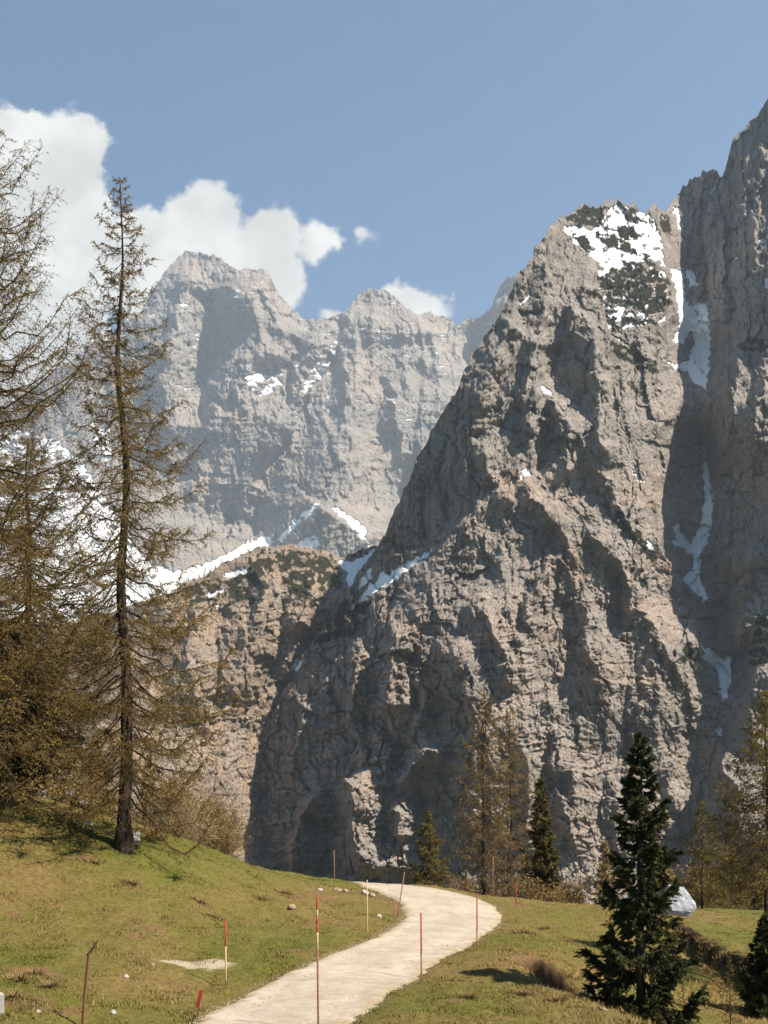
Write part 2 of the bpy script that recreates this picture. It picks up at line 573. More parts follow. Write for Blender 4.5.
peak_ridges = [
    ([(440, 630), (462, 680), (478, 720), (474, 790), (458, 860)], 44, 26, 80),
    ([(664, 225), (664, 270), (664, 340), (664, 420), (650, 480), (640, 530)], 46, 60, 22),
    ([(340, 772), (350, 800), (358, 840), (364, 890)], 130, 20, 60),
    ([(393, 800), (398, 815), (402, 840)], 65, 10, 22),
    ([(318, 790), (303, 815), (296, 850), (292, 885)], 75, 10, 28),
    ([(400, 620), (393, 660), (384, 700), (380, 725)], 60, 14, 26),
    ([(440, 745), (415, 765), (395, 785)], 50, 12, 20),
    ([(524, 474), (480, 510), (440, 560), (415, 620), (400, 660)], 18, 34, 40),
    ([(524, 474), (560, 530), (585, 600), (605, 680), (600, 770)], 15, 30, 44),
    ([(500, 520), (505, 580), (520, 640), (535, 700)], 13, 22, 26),
    ([(532, 250), (508, 318), (484, 400), (470, 470), (460, 530)], 24, 40, 30),
    ([(545, 235), (548, 290), (532, 360), (522, 420), (520, 470)], 22, 26, 22),
    ([(588, 250), (586, 310), (592, 360), (600, 420), (625, 480), (650, 530)], 26, 34, 40),
    ([(545, 392), (572, 425), (600, 470), (628, 515), (650, 560)], 24, 26, 24),
    ([(640, 470), (655, 540), (690, 610), (712, 660), (722, 700)], 22, 26, 26),
    ([(630, 560), (645, 620), (660, 700), (650, 780)], 22, 22, 26),
    ([(575, 760), (570, 800), (578, 860)], 24, 16, 32),
    ([(680, 700), (672, 760), (668, 820)], 20, 16, 20),
    ([(718, 755), (738, 790), (748, 850)], 70, 20, 34),
    ([(735, 335), (735, 400), (722, 470)], 44, 20, 40),
    ([(752, 540), (742, 590), (735, 650)], 48, 18, 34),
    ([(700, 178), (715, 230), (722, 300)], 18, 18, 16),
    ([(742, 140), (745, 220), (742, 300)], 20, 16, 18),
    # ribs with a steep left side
    ([(517, 312), (500, 340), (482, 372), (470, 410), (462, 450)], 26, 16, 36),
    ([(520, 330), (537, 345), (540, 382), (530, 429), (520, 445)], 24, 30, 12),
    ([(546, 390), (556, 408), (563, 430), (566, 470), (560, 490)], 34, 24, 30),
    ([(590, 325), (599, 368), (604, 422), (612, 470)], 34, 30, 44),
    ([(486, 445), (488, 470), (484, 490)], 20, 10, 18),
    ([(518, 470), (530, 497), (547, 517), (570, 546)], 18, 16, 22),
    ([(468, 590), (482, 612), (495, 636), (507, 662), (514, 690)], 34, 24, 40),
    ([(553, 548), (536, 578), (531, 610), (533, 640)], 28, 10, 28),
    ([(587, 525), (606, 545), (620, 562), (628, 590), (630, 630)], 30, 18, 34),
    ([(575, 590), (586, 620), (592, 650), (600, 700)], 22, 16, 30),
    ([(575, 300), (566, 330), (556, 350)], 16, 14, 18),
    ([(620, 360), (624, 400), (634, 440)], 14, 10, 20), ([(640, 330), (645, 380), (648, 430)], 14, 9, 18),
    ([(545, 690), (556, 740), (552, 790)], 22, 14, 30), ([(520, 740), (528, 790), (524, 850)], 20, 12, 26),
    ([(640, 610), (668, 650), (690, 690), (700, 720)], 26, 18, 30), ([(610, 770), (618, 810), (622, 860)], 24, 14, 28),
    ([(425, 690), (420, 720), (424, 760)], 22, 12, 20), ([(365, 640), (352, 690), (350, 730)], 24, 12, 22), ([(310, 690), (298, 740), (290, 790)], 26, 12, 24),
    ([(770, 330), (758, 400), (750, 470)], 24, 14, 30), ([(720, 470), (728, 520), (722, 580)], 22, 12, 26), ([(758, 660), (748, 700), (752, 760)], 26, 14, 30),
    ([(698, 205), (704, 250), (716, 300)], 16, 9, 18), ([(728, 175), (730, 230), (724, 290)], 18, 10, 20), ([(756, 130), (758, 200), (752, 280)], 20, 10, 22),
    # gullies
    ([(556, 330), (558, 380), (548, 440), (536, 478)], -18, 16, 18),
    ([(515, 400), (520, 440), (526, 476)], -14, 10, 10),
    ([(545, 520), (560, 590), (572, 650), (562, 720)], -12, 16, 16),
    ([(612, 560), (618, 620), (630, 690), (622, 780), (640, 850)], -16, 20, 18),
    ([(560, 700), (550, 760), (545, 840)], -14, 16, 12),
    ([(706, 180), (700, 260), (712, 330)], -14, 8, 10),
    ([(422, 780), (425, 830), (428, 880)], -16, 14, 12), ([(424, 480), (421, 515), (426, 552)], -14, 5, 8), ([(446, 430), (440, 480), (446, 530)], -12, 5, 12), ([(462, 400), (456, 440), (458, 500)], -10, 5, 10),
    ([(255, 760), (262, 810), (262, 870)], -10, 10, 10),
]


def peak_relief(U, V, wu, wv, snow, D):
    low = sstep(470, 600, V) * (1 - 0.5 * sstep(640, 700, U))
    left = sstep(450, 390, U) * sstep(570, 650, V)
    wall = sstep(660, 720, U) * sstep(560, 430, V)
    calm = 1 - 0.10 * wall + 0.10 * left
    k = (1 - 0.9 * snow)
    var = np.clip(0.85 + 0.5 * fbm(U / 55, V / 55, 77, 2), 0.35, 1.5)
    r = 26 * calm * (blocks(wu / 70, wv / 105, 3, 0.95, 0.40) - 0.2)
    r += 13 * calm * (blocks((wu + 0.25 * wv) / 30, wv / 44, 11, 1.0, 0.45) - 0.2)
    r += 9 * calm * facets((wu - 0.3 * wv) / 21, wv / 33, 13, 0.9, 0.5, 0.2)
    rough = var * (0.62 + 0.55 * low)
    su, sv = U + 1.5 * fbm(U / 16, V / 16, 81, 2), V + 1.5 * fbm(U / 16 + 9, V / 16, 83, 2)
    r += k * rough * calm * (5.0 + 6 * left) * facets(wu / 13, wv / 21, 31, 0.9, 0.6, 0.3, 0.22)
    r += k * rough * calm * 4.2 * facets(su / 7.5, sv / 22, 33, 0.9, 0.7, 0.35, 0.12)
    r += k * rough * 2.4 * facets(su / 5.4, sv / 7.5, 41, 0.9, 0.7, 0.45, -0.25)
    r += k * rough * 1.1 * facets(U / 2.6, V / 6.5, 43, 0.9, 0.8, 0.5, 0.1)
    r += k * rough * 0.9 * facets(U / 2.8, V / 3.0, 45, 0.9, 0.8, 0.5, 0.2)
    r += k * left * 16 * (blocks(wu / 24, wv / 60, 47, 1.0, 0.5) - 0.2)
    # bedding
    s = V + 0.06 * U + 7 * fbm(U / 45, V / 45, 61, 3)
    s2 = s / 14.0 + 0.8 * fbm(s / 20, U / 160, 63, 2)
    fr = s2 - np.floor(s2)
    bed = (np.minimum(fr / 0.75, (1 - fr) / 0.25) - 0.5)
    s3 = s / 5.6 + 0.6 * fbm(s / 9, U / 80, 65, 2)
    f3 = s3 - np.floor(s3)
    bed2 = np.minimum(f3 / 0.7, (1 - f3) / 0.3) - 0.5
    amt = (0.12 + 0.88 * low + 0.5 * left) * np.clip(0.5 + 0.9 * fbm(U / 60, V / 40, 67, 2), 0.05, 1.1)
    r += k * amt * (4.0 * bed + 1.5 * bed2)
    # upright joints in the smooth walls
    r += k * (1 - low) * 3.6 * facets(wu / 9, wv / 46, 71, 0.8, 0.7, 0.4)
    r += k * wall * 13 * facets(wu / 17, wv / 70, 73, 0.9, 0.6, 0.3)
    return r


peak_snow = [
    [(563, 226), (575, 226), (592, 230), (600, 222), (612, 206), (628, 206), (634, 213), (642, 212), (655, 218), (662, 240), (663, 258),
     (656, 262), (650, 258), (640, 262), (620, 268), (608, 270), (598, 262), (585, 252), (572, 240)],
    [(606, 316), (618, 311), (635, 312), (632, 316), (612, 316)], [(640, 300), (655, 300), (657, 306), (648, 308)],
    [(610, 334), (616, 335), (630, 346), (655, 356), (668, 362), (690, 372), (706, 375), (708, 330), (706, 300), (698, 305), (690, 312),
     (688, 322), (695, 336), (688, 360), (690, 368), (672, 362), (650, 354), (628, 346)],
    [(670, 268), (684, 272), (682, 288), (686, 298), (692, 306), (700, 302), (708, 306), (711, 340), (709, 372), (706, 390), (696, 384),
     (686, 372), (664, 362), (680, 364), (688, 360), (694, 340), (690, 330), (684, 345), (672, 340), (680, 328), (678, 305), (674, 285)],
    [(686, 270), (692, 268), (700, 286), (690, 286)], [(673, 206), (680, 208), (684, 232), (678, 228)],
    [(705, 445), (709, 475), (714, 500), (711, 530), (702, 556), (700, 580), (708, 600), (704, 602), (690, 588), (682, 578), (694, 566), (694, 558),
     (684, 548), (674, 545), (672, 538), (678, 540), (672, 524), (678, 524), (690, 544), (700, 525), (703, 500), (702, 470)],
    [(646, 538), (660, 550), (658, 553), (646, 545)],
    [(700, 645), (715, 650), (722, 660), (732, 655), (731, 672), (730, 690), (722, 706), (720, 690), (716, 668), (705, 660)],
    [(718, 725), (722, 728), (720, 735), (716, 732)],
    [(434, 547), (428, 556), (412, 568), (395, 580), (374, 592), (352, 608), (345, 612), (362, 592), (376, 578), (382, 570), (388, 573), (404, 562), (420, 554)],
    [(372, 566), (362, 574), (356, 588), (362, 588), (372, 578)],
    [(520, 470), (530, 468), (532, 473), (522, 479)], [(540, 384), (552, 393), (550, 395), (541, 390)], [(632, 468), (638, 474), (644, 481), (640, 482), (634, 475)],
    [(519, 302), (529, 295), (530, 298), (522, 306)], [(472, 405), (476, 404), (476, 408), (472, 408)], [(302, 657), (308, 656), (298, 671), (290, 672)],
    [(726, 264), (738, 255), (739, 257), (728, 266)], [(716, 175), (719, 176), (712, 195), (709, 195)], [(760, 238), (768, 240), (768, 244), (760, 242)],
    [(763, 275), (768, 275), (768, 290), (764, 285)],
]
peak_veg = [
    [(566, 218), (585, 206), (608, 207), (604, 216), (598, 226), (580, 226)], [(576, 235), (588, 238), (592, 250), (580, 248)],
    [(595, 232), (612, 234), (632, 246), (640, 256), (622, 250), (604, 244)], [(618, 228), (632, 226), (638, 236), (630, 240), (620, 236)],
    [(624, 208), (636, 210), (640, 222), (626, 222)], [(622, 260), (640, 262), (646, 272), (630, 276)], [(640, 252), (655, 262), (666, 285), (658, 282)],
    [(610, 268), (625, 270), (640, 272), (655, 268), (668, 280), (672, 300), (662, 312), (640, 302), (622, 296), (606, 290), (596, 280)],
    [(606, 292), (628, 300), (650, 304), (662, 312), (650, 315), (625, 305), (606, 304)], [(605, 318), (628, 316), (648, 320), (660, 322), (658, 326), (630, 322), (615, 332)],
    [(576, 286), (598, 292), (606, 300), (590, 298), (578, 292)], [(608, 338), (622, 345), (640, 352), (656, 362), (658, 374), (644, 374), (634, 366), (620, 358), (610, 348)],
    [(630, 380), (645, 390), (650, 398), (640, 396), (630, 388)], [(736, 344), (752, 338), (768, 340), (768, 352), (745, 352)],
    [(658, 210), (668, 216), (672, 236), (662, 232)],
    [(340, 600), (356, 605), (372, 598), (368, 610), (350, 622), (330, 632), (316, 640), (318, 628), (330, 612)],
    [(350, 618), (362, 622), (350, 634), (330, 640), (312, 645), (330, 630)],
    [(600, 500), (625, 515), (650, 545), (640, 545), (615, 525)], [(640, 545), (660, 552), (655, 562), (640, 556)], [(688, 640), (700, 650), (702, 664), (690, 660), (676, 664)],
    [(640, 565), (650, 580), (642, 590), (634, 575)], [(758, 620), (768, 612), (768, 660), (752, 668), (748, 655)],
]


def peak_masks(U, V, wu, wv):
    snow = soft_poly(U, V, peak_snow, 5, 2.4)
    top_snow = (V < 275) & (U < 668)
    snow *= np.where(top_snow, fbm(U / 9, V / 7, 17, 3) > -0.55, 1)
    snow *= np.where((U > 668) & (V > 260) & (V < 400), fbm(U / 12, V / 12, 19, 3) > -0.95, 1)
    among = soft_poly(U, V, [[(596, 260), (664, 258), (669, 300), (664, 322), (612, 332), (600, 296)]], 6, 3.0)
    snow = np.maximum(snow, among * (fbm(U / 12, V / 6, 29, 3) > 0.05))
    veg = soft_poly(U, V, peak_veg, 8, 3.0) * (fbm(U / 7, V / 6, 23, 3) > np.where(V < 266, -0.55, np.where(V < 345, -0.30, -0.36)))
    spots = (fbm(U / 9, V / 5, 27, 4, 0.6) > 0.78) & (V > 430)
    veg = np.maximum(veg, 0.8 * spots)
    snow = snow * (1 - veg * (V < 400))
    veg = veg * (1 - snow)
    warm = np.clip(0.42 + 0.75 * fbm(U / 60, V / 50, 33, 4), 0, 1) * sstep(430, 520, V) * sstep(730, 660, U)
    scree = soft_poly(U, V, [[(505, 470), (528, 474), (545, 500), (500, 500), (470, 530), (462, 525), (485, 495)],
                             [(545, 505), (575, 545), (580, 556), (560, 540), (546, 520)],
                             [(440, 640), (452, 640), (476, 700), (468, 700)]], 9, 3)
    warm = np.clip(warm + 0.6 * scree, 0, 1)
    return snow, veg, warm


mat_peak = rock_material('limestone_near', 1.0, (0.390, 0.347, 0.310), (0.210, 0.188, 0.171), (0.425, 0.318, 0.252))
mountain('mountain_near', peak_sky, 213, 836, 905, 0.85, peak_depth, peak_ridges, peak_relief, peak_masks, mat_peak, 6.5, 100, 900.0)

# ---- far range
far_sky = [(-140, 470), (-60, 440), (0, 408), (40, 384), (80, 352), (110, 338), (140, 312), (150, 297), (160, 282), (168, 268), (178, 258), (192, 252),
           (206, 251), (220, 257), (236, 268), (252, 272), (262, 270), (270, 274), (276, 290), (290, 306), (304, 322), (312, 320), (330, 317),
           (345, 312), (352, 304), (358, 294), (370, 287), (384, 290), (396, 298), (408, 306), (418, 314), (430, 314), (440, 318), (452, 318),
           (456, 326), (470, 322), (482, 318), (492, 306), (500, 288), (508, 280), (518, 278), (540, 300), (580, 330)]
far_depth = [(-140, 560, 3900), (-100, 460, 4200), (0, 600, 2700), (0, 420, 3900), (100, 600, 2600), (100, 500, 3100), (100, 400, 3600), (150, 300, 3850), (206, 252, 3900), (180, 350, 3650),
             (180, 480, 3350), (180, 560, 2750), (230, 330, 3760), (220, 450, 3500), (250, 300, 3740), (262, 272, 3800), (260, 380, 3520), (300, 330, 3720), (300, 420, 3450),
             (250, 520, 3300), (240, 590, 2800), (320, 500, 3050), (300, 560, 2850), (360, 560, 2850), (372, 288, 3750), (380, 400, 3450), (420, 320, 3780), (430, 420, 3500),
             (400, 500, 3250), (455, 330, 3850), (480, 360, 3850), (480, 450, 3650), (508, 282, 3700), (510, 400, 3600), (450, 560, 3100), (540, 560, 3200), (560, 340, 3700),
             (-100, 700, 2400), (100, 700, 2300), (300, 700, 2500), (500, 700, 2800)]
far_ridges = [
    ([(196, 252), (186, 320), (176, 400), (170, 470)], 120, 70, 90),
    ([(232, 266), (246, 320), (244, 380), (226, 450), (205, 520)], 105, 110, 90),
    ([(268, 275), (272, 330), (280, 370)], 110, 60, 70),
    ([(330, 318), (300, 390), (258, 470), (232, 540)], 130, 120, 60),
    ([(362, 292), (356, 350), (342, 430), (330, 500)], 130, 70, 80),
    ([(396, 300), (404, 360), (420, 430), (440, 510)], 110, 60, 70),
    ([(432, 316), (436, 380), (448, 430)], 90, 40, 50),
    ([(244, 268), (234, 316), (236, 355), (221, 392), (208, 440)], 70, 30, 40), ([(198, 262), (184, 296), (172, 336), (166, 380)], 46, 16, 30),
    ([(322, 320), (310, 350), (294, 388), (270, 430), (250, 470)], 56, 18, 34), ([(371, 288), (374, 317), (377, 346), (370, 390)], 44, 12, 26), ([(406, 302), (409, 334), (414, 370)], 36, 10, 24),
    ([(419, 314), (421, 345), (428, 380)], 30, 8, 16), ([(434, 315), (437, 345), (444, 385)], 30, 8, 18), ([(452, 318), (455, 350), (462, 390)], 30, 8, 18), ([(350, 310), (340, 345), (346, 380), (338, 420)], 40, 12, 24),
    ([(268, 290), (276, 320), (286, 350)], 34, 12, 22), ([(255, 300), (258, 340), (266, 372)], 28, 9, 18), ([(390, 380), (396, 420), (406, 470)], 40, 14, 30), ([(350, 420), (356, 460), (350, 500)], 36, 14, 30),
    ([(426, 400), (424, 440), (430, 490)], 36, 12, 26), ([(300, 400), (292, 440), (276, 490)], 40, 16, 28), ([(215, 400), (206, 450), (190, 510)], 40, 16, 30), ([(178, 300), (168, 350), (158, 410)], 36, 12, 24),
    ([(320, 498), (300, 525), (282, 550)], 90, 50, 60),
    ([(320, 498), (345, 520), (375, 552)], 80, 60, 60),
    ([(506, 281), (490, 330), (470, 400), (450, 480)], 90, 50, 60),
    ([(214, 280), (212, 350), (200, 430)], -110, 60, 40),
    ([(300, 330), (292, 370), (282, 420)], -90, 40, 30),
    ([(345, 330), (320, 380), (290, 440), (262, 490)], -90, 30, 50),
    ([(384, 330), (382, 400), (376, 470)], -60, 30, 40),
    ([(418, 330), (422, 390), (418, 450)], -60, 25, 30),
]


def far_relief(U, V, wu, wv, snow, D):
    k = 1 - 0.9 * snow
    q = sstep(600, 560, V)
    r = 44 * (blocks(wu / 34, wv / 105, 203, 0.9, 0.45) - 0.2) * q
    r += 30 * (blocks(wu / 15 + 0.1 * wv / 15, wv / 48, 211, 1.0, 0.45) - 0.2) * q
    r += 17 * facets((wu - 0.2 * wv) / 9, wv / 44, 221, 0.9, 0.5, 0.2) * q
    r += k * 8 * facets(U / 4.6, V / 17, 231, 0.9, 0.6, 0.3, 0.2)
    r += k * 4.5 * facets(wu / 3.4, wv / 6, 241, 0.9, 0.7, 0.4, -0.2)
    r += k * 3.5 * facets(U / 2.4, V / 3, 243, 0.9, 0.8, 0.4)
    s = V - 0.04 * U + 4 * fbm(U / 40, V / 40, 261, 3)
    s2 = s / 8.0 + 0.6 * fbm(s / 12, U / 300, 263, 2)
    fr = s2 - np.floor(s2)
    r += k * 4.0 * (np.minimum(fr / 0.75, (1 - fr) / 0.25) - 0.5)
    return r


far_snow = [
    [(-60, 430), (20, 430), (60, 440), (88, 468), (114, 515), (145, 558), (175, 572), (210, 562), (236, 548), (262, 536), (275, 540), (250, 560), (230, 570), (190, 590), (120, 640), (-60, 660)],
    [(30, 440), (62, 452), (60, 462), (28, 455)], [(90, 420), (110, 430), (112, 470), (100, 460)],
    [(244, 372), (262, 374), (285, 380), (282, 388), (268, 396), (256, 392), (246, 382)],
    [(318, 360), (330, 362), (322, 376), (306, 392), (300, 390), (310, 374)], [(330, 352), (336, 340), (340, 342), (334, 356)],
    [(320, 502), (312, 515), (296, 526), (282, 542), (276, 540), (290, 525), (306, 510)], [(330, 506), (345, 512), (366, 528), (368, 542), (360, 536), (348, 524)],
    [(300, 540), (315, 536), (322, 545), (312, 552), (296, 548)], [(236, 288), (242, 290), (238, 300), (233, 298)], [(366, 544), (380, 552), (372, 556)],
]


def far_masks(U, V, wu, wv):
    snow = soft_poly(U, V, far_snow, 305, 3.0)
    snow *= np.where(V < 500, fbm(U / 14, V / 5, 317, 3) > -0.12, fbm(U / 16, V / 9, 319, 3) > -0.62)
    led = (fbm(U / 16, V / 3.0, 321, 3) > 0.62) & (V > 275) & (V < 430)
    snow = np.maximum(snow, 0.55 * led * (fbm(U / 60, V / 40, 323, 2) > 0.0))
    warm = np.clip(0.3 + 0.6 * fbm(U / 50, V / 50, 333, 3), 0, 1)
    return snow, np.zeros(U.shape), warm


mat_far = rock_material('limestone_far', 6.0, (0.32, 0.290, 0.258), (0.19, 0.178, 0.168), (0.345, 0.272, 0.218), bumpk=0.8)
mountain('mountain_far', far_sky, -138, 575, 640, 0.9, far_depth, far_ridges, far_relief, far_masks, mat_far, 3.2, 400, 2500.0, 1.9, 1.35)

# ---- brown hill between them
hill_sky = [(-180, 600), (-60, 610), (0, 622), (60, 625), (110, 612), (150, 600), (185, 585), (205, 575), (225, 564), (245, 553), (262, 547), (285, 545),
            (305, 547), (325, 552), (345, 556), (360, 552), (376, 546), (400, 546), (430, 560)]
hill_depth = [(-180, 600, 1300), (-180, 860, 800), (0, 622, 1320), (0, 740, 1020), (0, 870, 700), (120, 612, 1330), (120, 720, 1080), (120, 860, 760), (210, 575, 1330), (200, 640, 1230), (200, 740, 1110),
              (200, 860, 930), (262, 547, 1330), (270, 600, 1240), (280, 680, 1205), (250, 780, 1170), (250, 870, 1090), (345, 557, 1310), (340, 600, 1240), (330, 660, 1230),
              (376, 546, 1330), (430, 565, 1330), (430, 700, 1300), (330, 780, 1250), (330, 870, 1180)]
hill_ridges = [
    ([(262, 548), (258, 600), (240, 660), (232, 720)], 40, 60, 70), ([(310, 552), (312, 600), (300, 640)], 30, 40, 40),
    ([(200, 590), (190, 650), (200, 720)], 36, 50, 50), ([(120, 640), (100, 720), (90, 800)], 40, 60, 60), ([(226, 700), (214, 760), (200, 820)], 24, 30, 40),
    ([(222, 600), (216, 660), (220, 720)], -26, 24, 24), ([(285, 590), (278, 640), (268, 700)], -20, 20, 20),
]


def hill_relief(U, V, wu, wv, snow, D):
    k = 1 - 0.9 * snow
    rocky = sstep(570, 610, V) * sstep(90, 170, U) + 0.35
    r = 30 * (blocks(wu / 50, wv / 80, 503, 0.9, 0.5) - 0.2) * rocky
    r += 14 * (blocks((wu + 0.2 * wv) / 22, wv / 34, 511, 1.0, 0.5) - 0.2) * rocky
    r += k * 5.5 * facets(wu / 12, wv / 20, 531, 0.9, 0.6, 0.3, 0.2) * rocky
    r += k * 2.6 * facets(U / 5.5, V / 8, 541, 0.9, 0.7, 0.4, -0.2) * rocky
    r += k * 1.3 * facets(U / 3, V / 3.4, 543, 0.9, 0.8, 0.4)
    s = V + 0.10 * U + 4 * fbm(U / 40, V / 40, 561, 3)
    s2 = s / 9.0 + 0.6 * fbm(s / 12, U / 300, 563, 2)
    fr = s2 - np.floor(s2)
    r += k * 3.2 * np.clip(0.5 + 0.9 * fbm(U / 40, V / 30, 567, 2), 0.0, 1.1) * rocky * (np.minimum(fr / 0.75, (1 - fr) / 0.25) - 0.5)
    return r


hill_snow = [
    [(337, 562), (352, 560), (366, 556), (374, 548), (382, 548), (368, 570), (358, 584), (350, 590), (345, 582), (346, 572)],
    [(222, 576), (236, 570), (248, 567), (246, 573), (230, 578)], [(206, 594), (226, 588), (224, 592), (208, 598)], [(216, 605), (222, 606), (218, 609)],
    [(296, 658), (305, 656), (300, 668), (290, 671)],
]
hill_veg = [
    [(222, 580), (240, 572), (262, 552), (276, 552), (270, 580), (262, 600), (240, 604), (226, 598)],
    [(266, 552), (300, 550), (330, 556), (338, 570), (342, 585), (330, 592), (312, 590), (300, 600), (284, 590), (280, 572)],
    [(300, 596), (316, 600), (322, 610), (306, 606)], [(345, 553), (370, 548), (378, 544), (372, 552), (350, 558)],
    [(180, 590), (205, 580), (222, 582), (216, 600), (190, 610)],
]


def hill_masks(U, V, wu, wv):
    snow = soft_poly(U, V, hill_snow, 605, 2.0)
    veg = soft_poly(U, V, hill_veg, 608, 5.0) * (fbm(U / 10, V / 7, 623, 3) > -0.30)
    spots = (fbm(U / 10, V / 6, 627, 4, 0.6) > 0.80)
    scrub = (fbm(U / 12, V / 9, 629, 4, 0.6) > -0.05) * sstep(175, 120, U)
    veg = np.maximum(np.maximum(veg, 0.7 * spots), 0.75 * scrub) * (1 - snow)
    warm = np.clip(0.55 + 0.6 * fbm(U / 50, V / 40, 633, 3), 0, 1) * (1 - 0.7 * sstep(120, 60, U))
    scree = soft_poly(U, V, [[(262, 705), (250, 735), (240, 760), (236, 800), (225, 800), (228, 770), (222, 745), (240, 720)]], 640, 4)
    warm = warm * (1 - 0.6 * scree)
    return snow, veg, warm


mat_hill = rock_material('limestone_brown', 1.35, (0.37, 0.310, 0.255), (0.22, 0.188, 0.160), (0.41, 0.288, 0.198), veg=(0.045, 0.042, 0.022))
mountain('hill', hill_sky, -178, 426, 885, 1.0, hill_depth, hill_ridges, hill_relief, hill_masks, mat_hill, 3.0, 700, 700.0)

# ------------------------------------------------------------------ ground
gp = [(0, 1060, 23), (0, 1024, 25.5), (0, 950, 33), (0, 880, 40), (0, 811, 46), (-120, 778, 46), (-120, 900, 36), (-120, 1024, 25), (120, 837, 46), (60, 823, 46), (120, 900, 40), (60, 960, 32), (120, 990, 29.5),
      (240, 866, 51), (330, 882, 57), (230, 920, 42), (300, 905, 48), (380, 908, 52), (330, 930, 43), (280, 960, 36), (220, 1000, 31.5), (270, 1024, 27.7),
      (330, 985, 33), (421, 978, 35), (400, 1010, 29.5), (480, 1024, 27.6), (477, 947, 42), (430, 930, 46), (450, 905, 54), (420, 886, 61),
      (380, 884, 61), (480, 897, 63), (520, 921, 52), (600, 908, 68), (700, 909, 70), (768, 911, 70), (850, 912, 70), (560, 940, 44),
      (530, 955, 38.5), (600, 1003, 31), (645, 1030, 28), (500, 985, 33), (570, 1024, 28.5), (640, 1018, 33.5), (700, 1060, 27), (690, 930, 54), (700, 955, 46),
      (730, 1000, 37.5), (768, 1012, 36), (690, 1012, 36), (640, 960, 44), (768, 950, 50), (850, 1010, 37), (850, 960, 48), (768, 1060, 30), (850, 1100, 26), (300, 1150, 18),
      (0, 1150, 18.5), (600, 1150, 18.5), (-120, 1150, 18)]
gw = np.array([at(*p) for p in gp])
extra = [(-60, 75, -6), (-30, 75, -9), (-10, 80, -9), (10, 85, -10), (30, 90, -11), (60, 90, -9), (-60, 46, 2.5), (-60, 20, -3), (60, 50, -6.0), (60, 25, -6), (0, 0, -3.8), (-40, 0, -3.0), (40, 0, -4.6)]
gpts = np.concatenate([gw, np.array(extra, float)])
gfit = tps_fit(gpts[:, :2] / 10.0, gpts[:, 2], 0.004)
bank_near = np.array([at(*p)[:2] for p in [(534, 957, 38.2), (552, 966, 36), (570, 978, 34.2), (600, 1001, 31.2), (650, 1028, 27.8), (700, 1060, 24.5), (760, 1120, 20)]])
trench = np.array([at(*p)[:2] for p in [(522, 955, 38.6), (540, 962, 37.2), (556, 970, 35.8), (576, 981, 34.0), (598, 996, 32.0)]])
bank_far = np.array([at(*p)[:2] for p in [(672, 924, 56), (700, 932, 52.5), (730, 945, 48), (752, 962, 44), (790, 990, 40), (850, 1000, 38)]])


def ground_smooth(X, Y):
    X = np.asarray(X, float)
    Y = np.asarray(Y, float)
    xc, yc = np.clip(X, -62, 62), np.clip(Y, -4, 92)
    z = tps_eval(gfit, xc / 10.0, yc / 10.0)
    d, s, al = seg_dist(xc, yc, bank_near)
    sd = d * s      # travel is to the right and towards the camera: + side is away from it
    sd = -sd
    z = z - 0.9 * sstep(0.0, 0.55, sd) * np.exp(-np.maximum(sd, 0) / 6.0) * sstep(0.10, 0.4, al)
    dt, st, at_ = seg_dist(xc, yc, trench)
    z = z - 0.85 * np.exp(-(dt / 0.42) ** 2) * sstep(0, 0.12, at_) + 0.40 * sstep(0.0, 0.25, -st * dt) * np.exp(-np.maximum(-st * dt, 0) / 1.6) * sstep(0, 0.1, at_) * sstep(1.0, 0.8, at_)
    z = z + 0.10 * np.exp(-(np.minimum(sd, 0) / 0.8) ** 2) * (sd <= 0) * sstep(0, 0.1, al)
    d, s, al = seg_dist(xc, yc, bank_far)
    sd = d * s
    z = z - 1.0 * sstep(0.0, 0.5, sd) * np.exp(-np.maximum(sd, 0) / 5.0) * sstep(0, 0.15, al)
    # beyond the crest everything falls to the valley floor
    out = np.maximum(np.maximum(Y - 66, np.abs(X) - 60), -Y - 2)
    f = sstep(0, 1, np.clip(out / 120.0, 0, 1))
    z = z - 3.0 * sstep(68, 80, Y)
    return z * (1 - f) + (-88.0) * f


def hit(px, py):
    """ground point seen at a picture position"""
    Ys = np.linspace(14, 95, 2400)
    z = ground_smooth((px - CX) / F * Ys, Ys)
    ray = (HY - py) / F * Ys
    i = np.argmax(ray <= z)
    Y = Ys[i] if ray[i] <= z[i] else 70.0
    return np.array([(px - CX) / F * Y, Y, float(ground_smooth(np.array([(px - CX) / F * Y]), np.array([Y]))[0])])


road_l = [(60, 1085), (130, 1052), (195, 1022), (225, 1005), (260, 986), (300, 969), (335, 953), (370, 940), (395, 927), (407, 915), (401, 904), (390, 897), (376, 891), (362, 887)]
road_r = [(300, 1085), (330, 1052), (350, 1022), (378, 1002), (405, 984), (432, 966), (456, 952), (480, 938), (498, 924), (502, 915), (493, 905), (470, 896), (440, 889.5), (404, 885.5)]
RL = np.array([hit(*p)[:2] for p in road_l])
RR = np.array([hit(*p)[:2] for p in road_r])
end_dir = np.array([-0.15, 0.99])
RL = np.concatenate([RL, [RL[-1] + end_dir * 5, RL[-1] + end_dir * 14]])
RR = np.concatenate([RR, [RR[-1] + end_dir * 5, RR[-1] + end_dir * 14]])


def resample(P, n):
    L = np.r_[0, np.cumsum(np.hypot(*np.diff(P, axis=0).T))]
    # smooth by a Catmull-like resample
    s = np.linspace(0, L[-1], n)
    Q = np.stack([np.interp(s, L, P[:, 0]), np.interp(s, L, P[:, 1])], 1)
    ker = np.ones(9) / 9.0
    pad = np.pad(Q, ((4, 4), (0, 0)), mode='edge')
    return np.stack([np.convolve(pad[:, 0], ker, 'valid'), np.convolve(pad[:, 1], ker, 'valid')], 1)


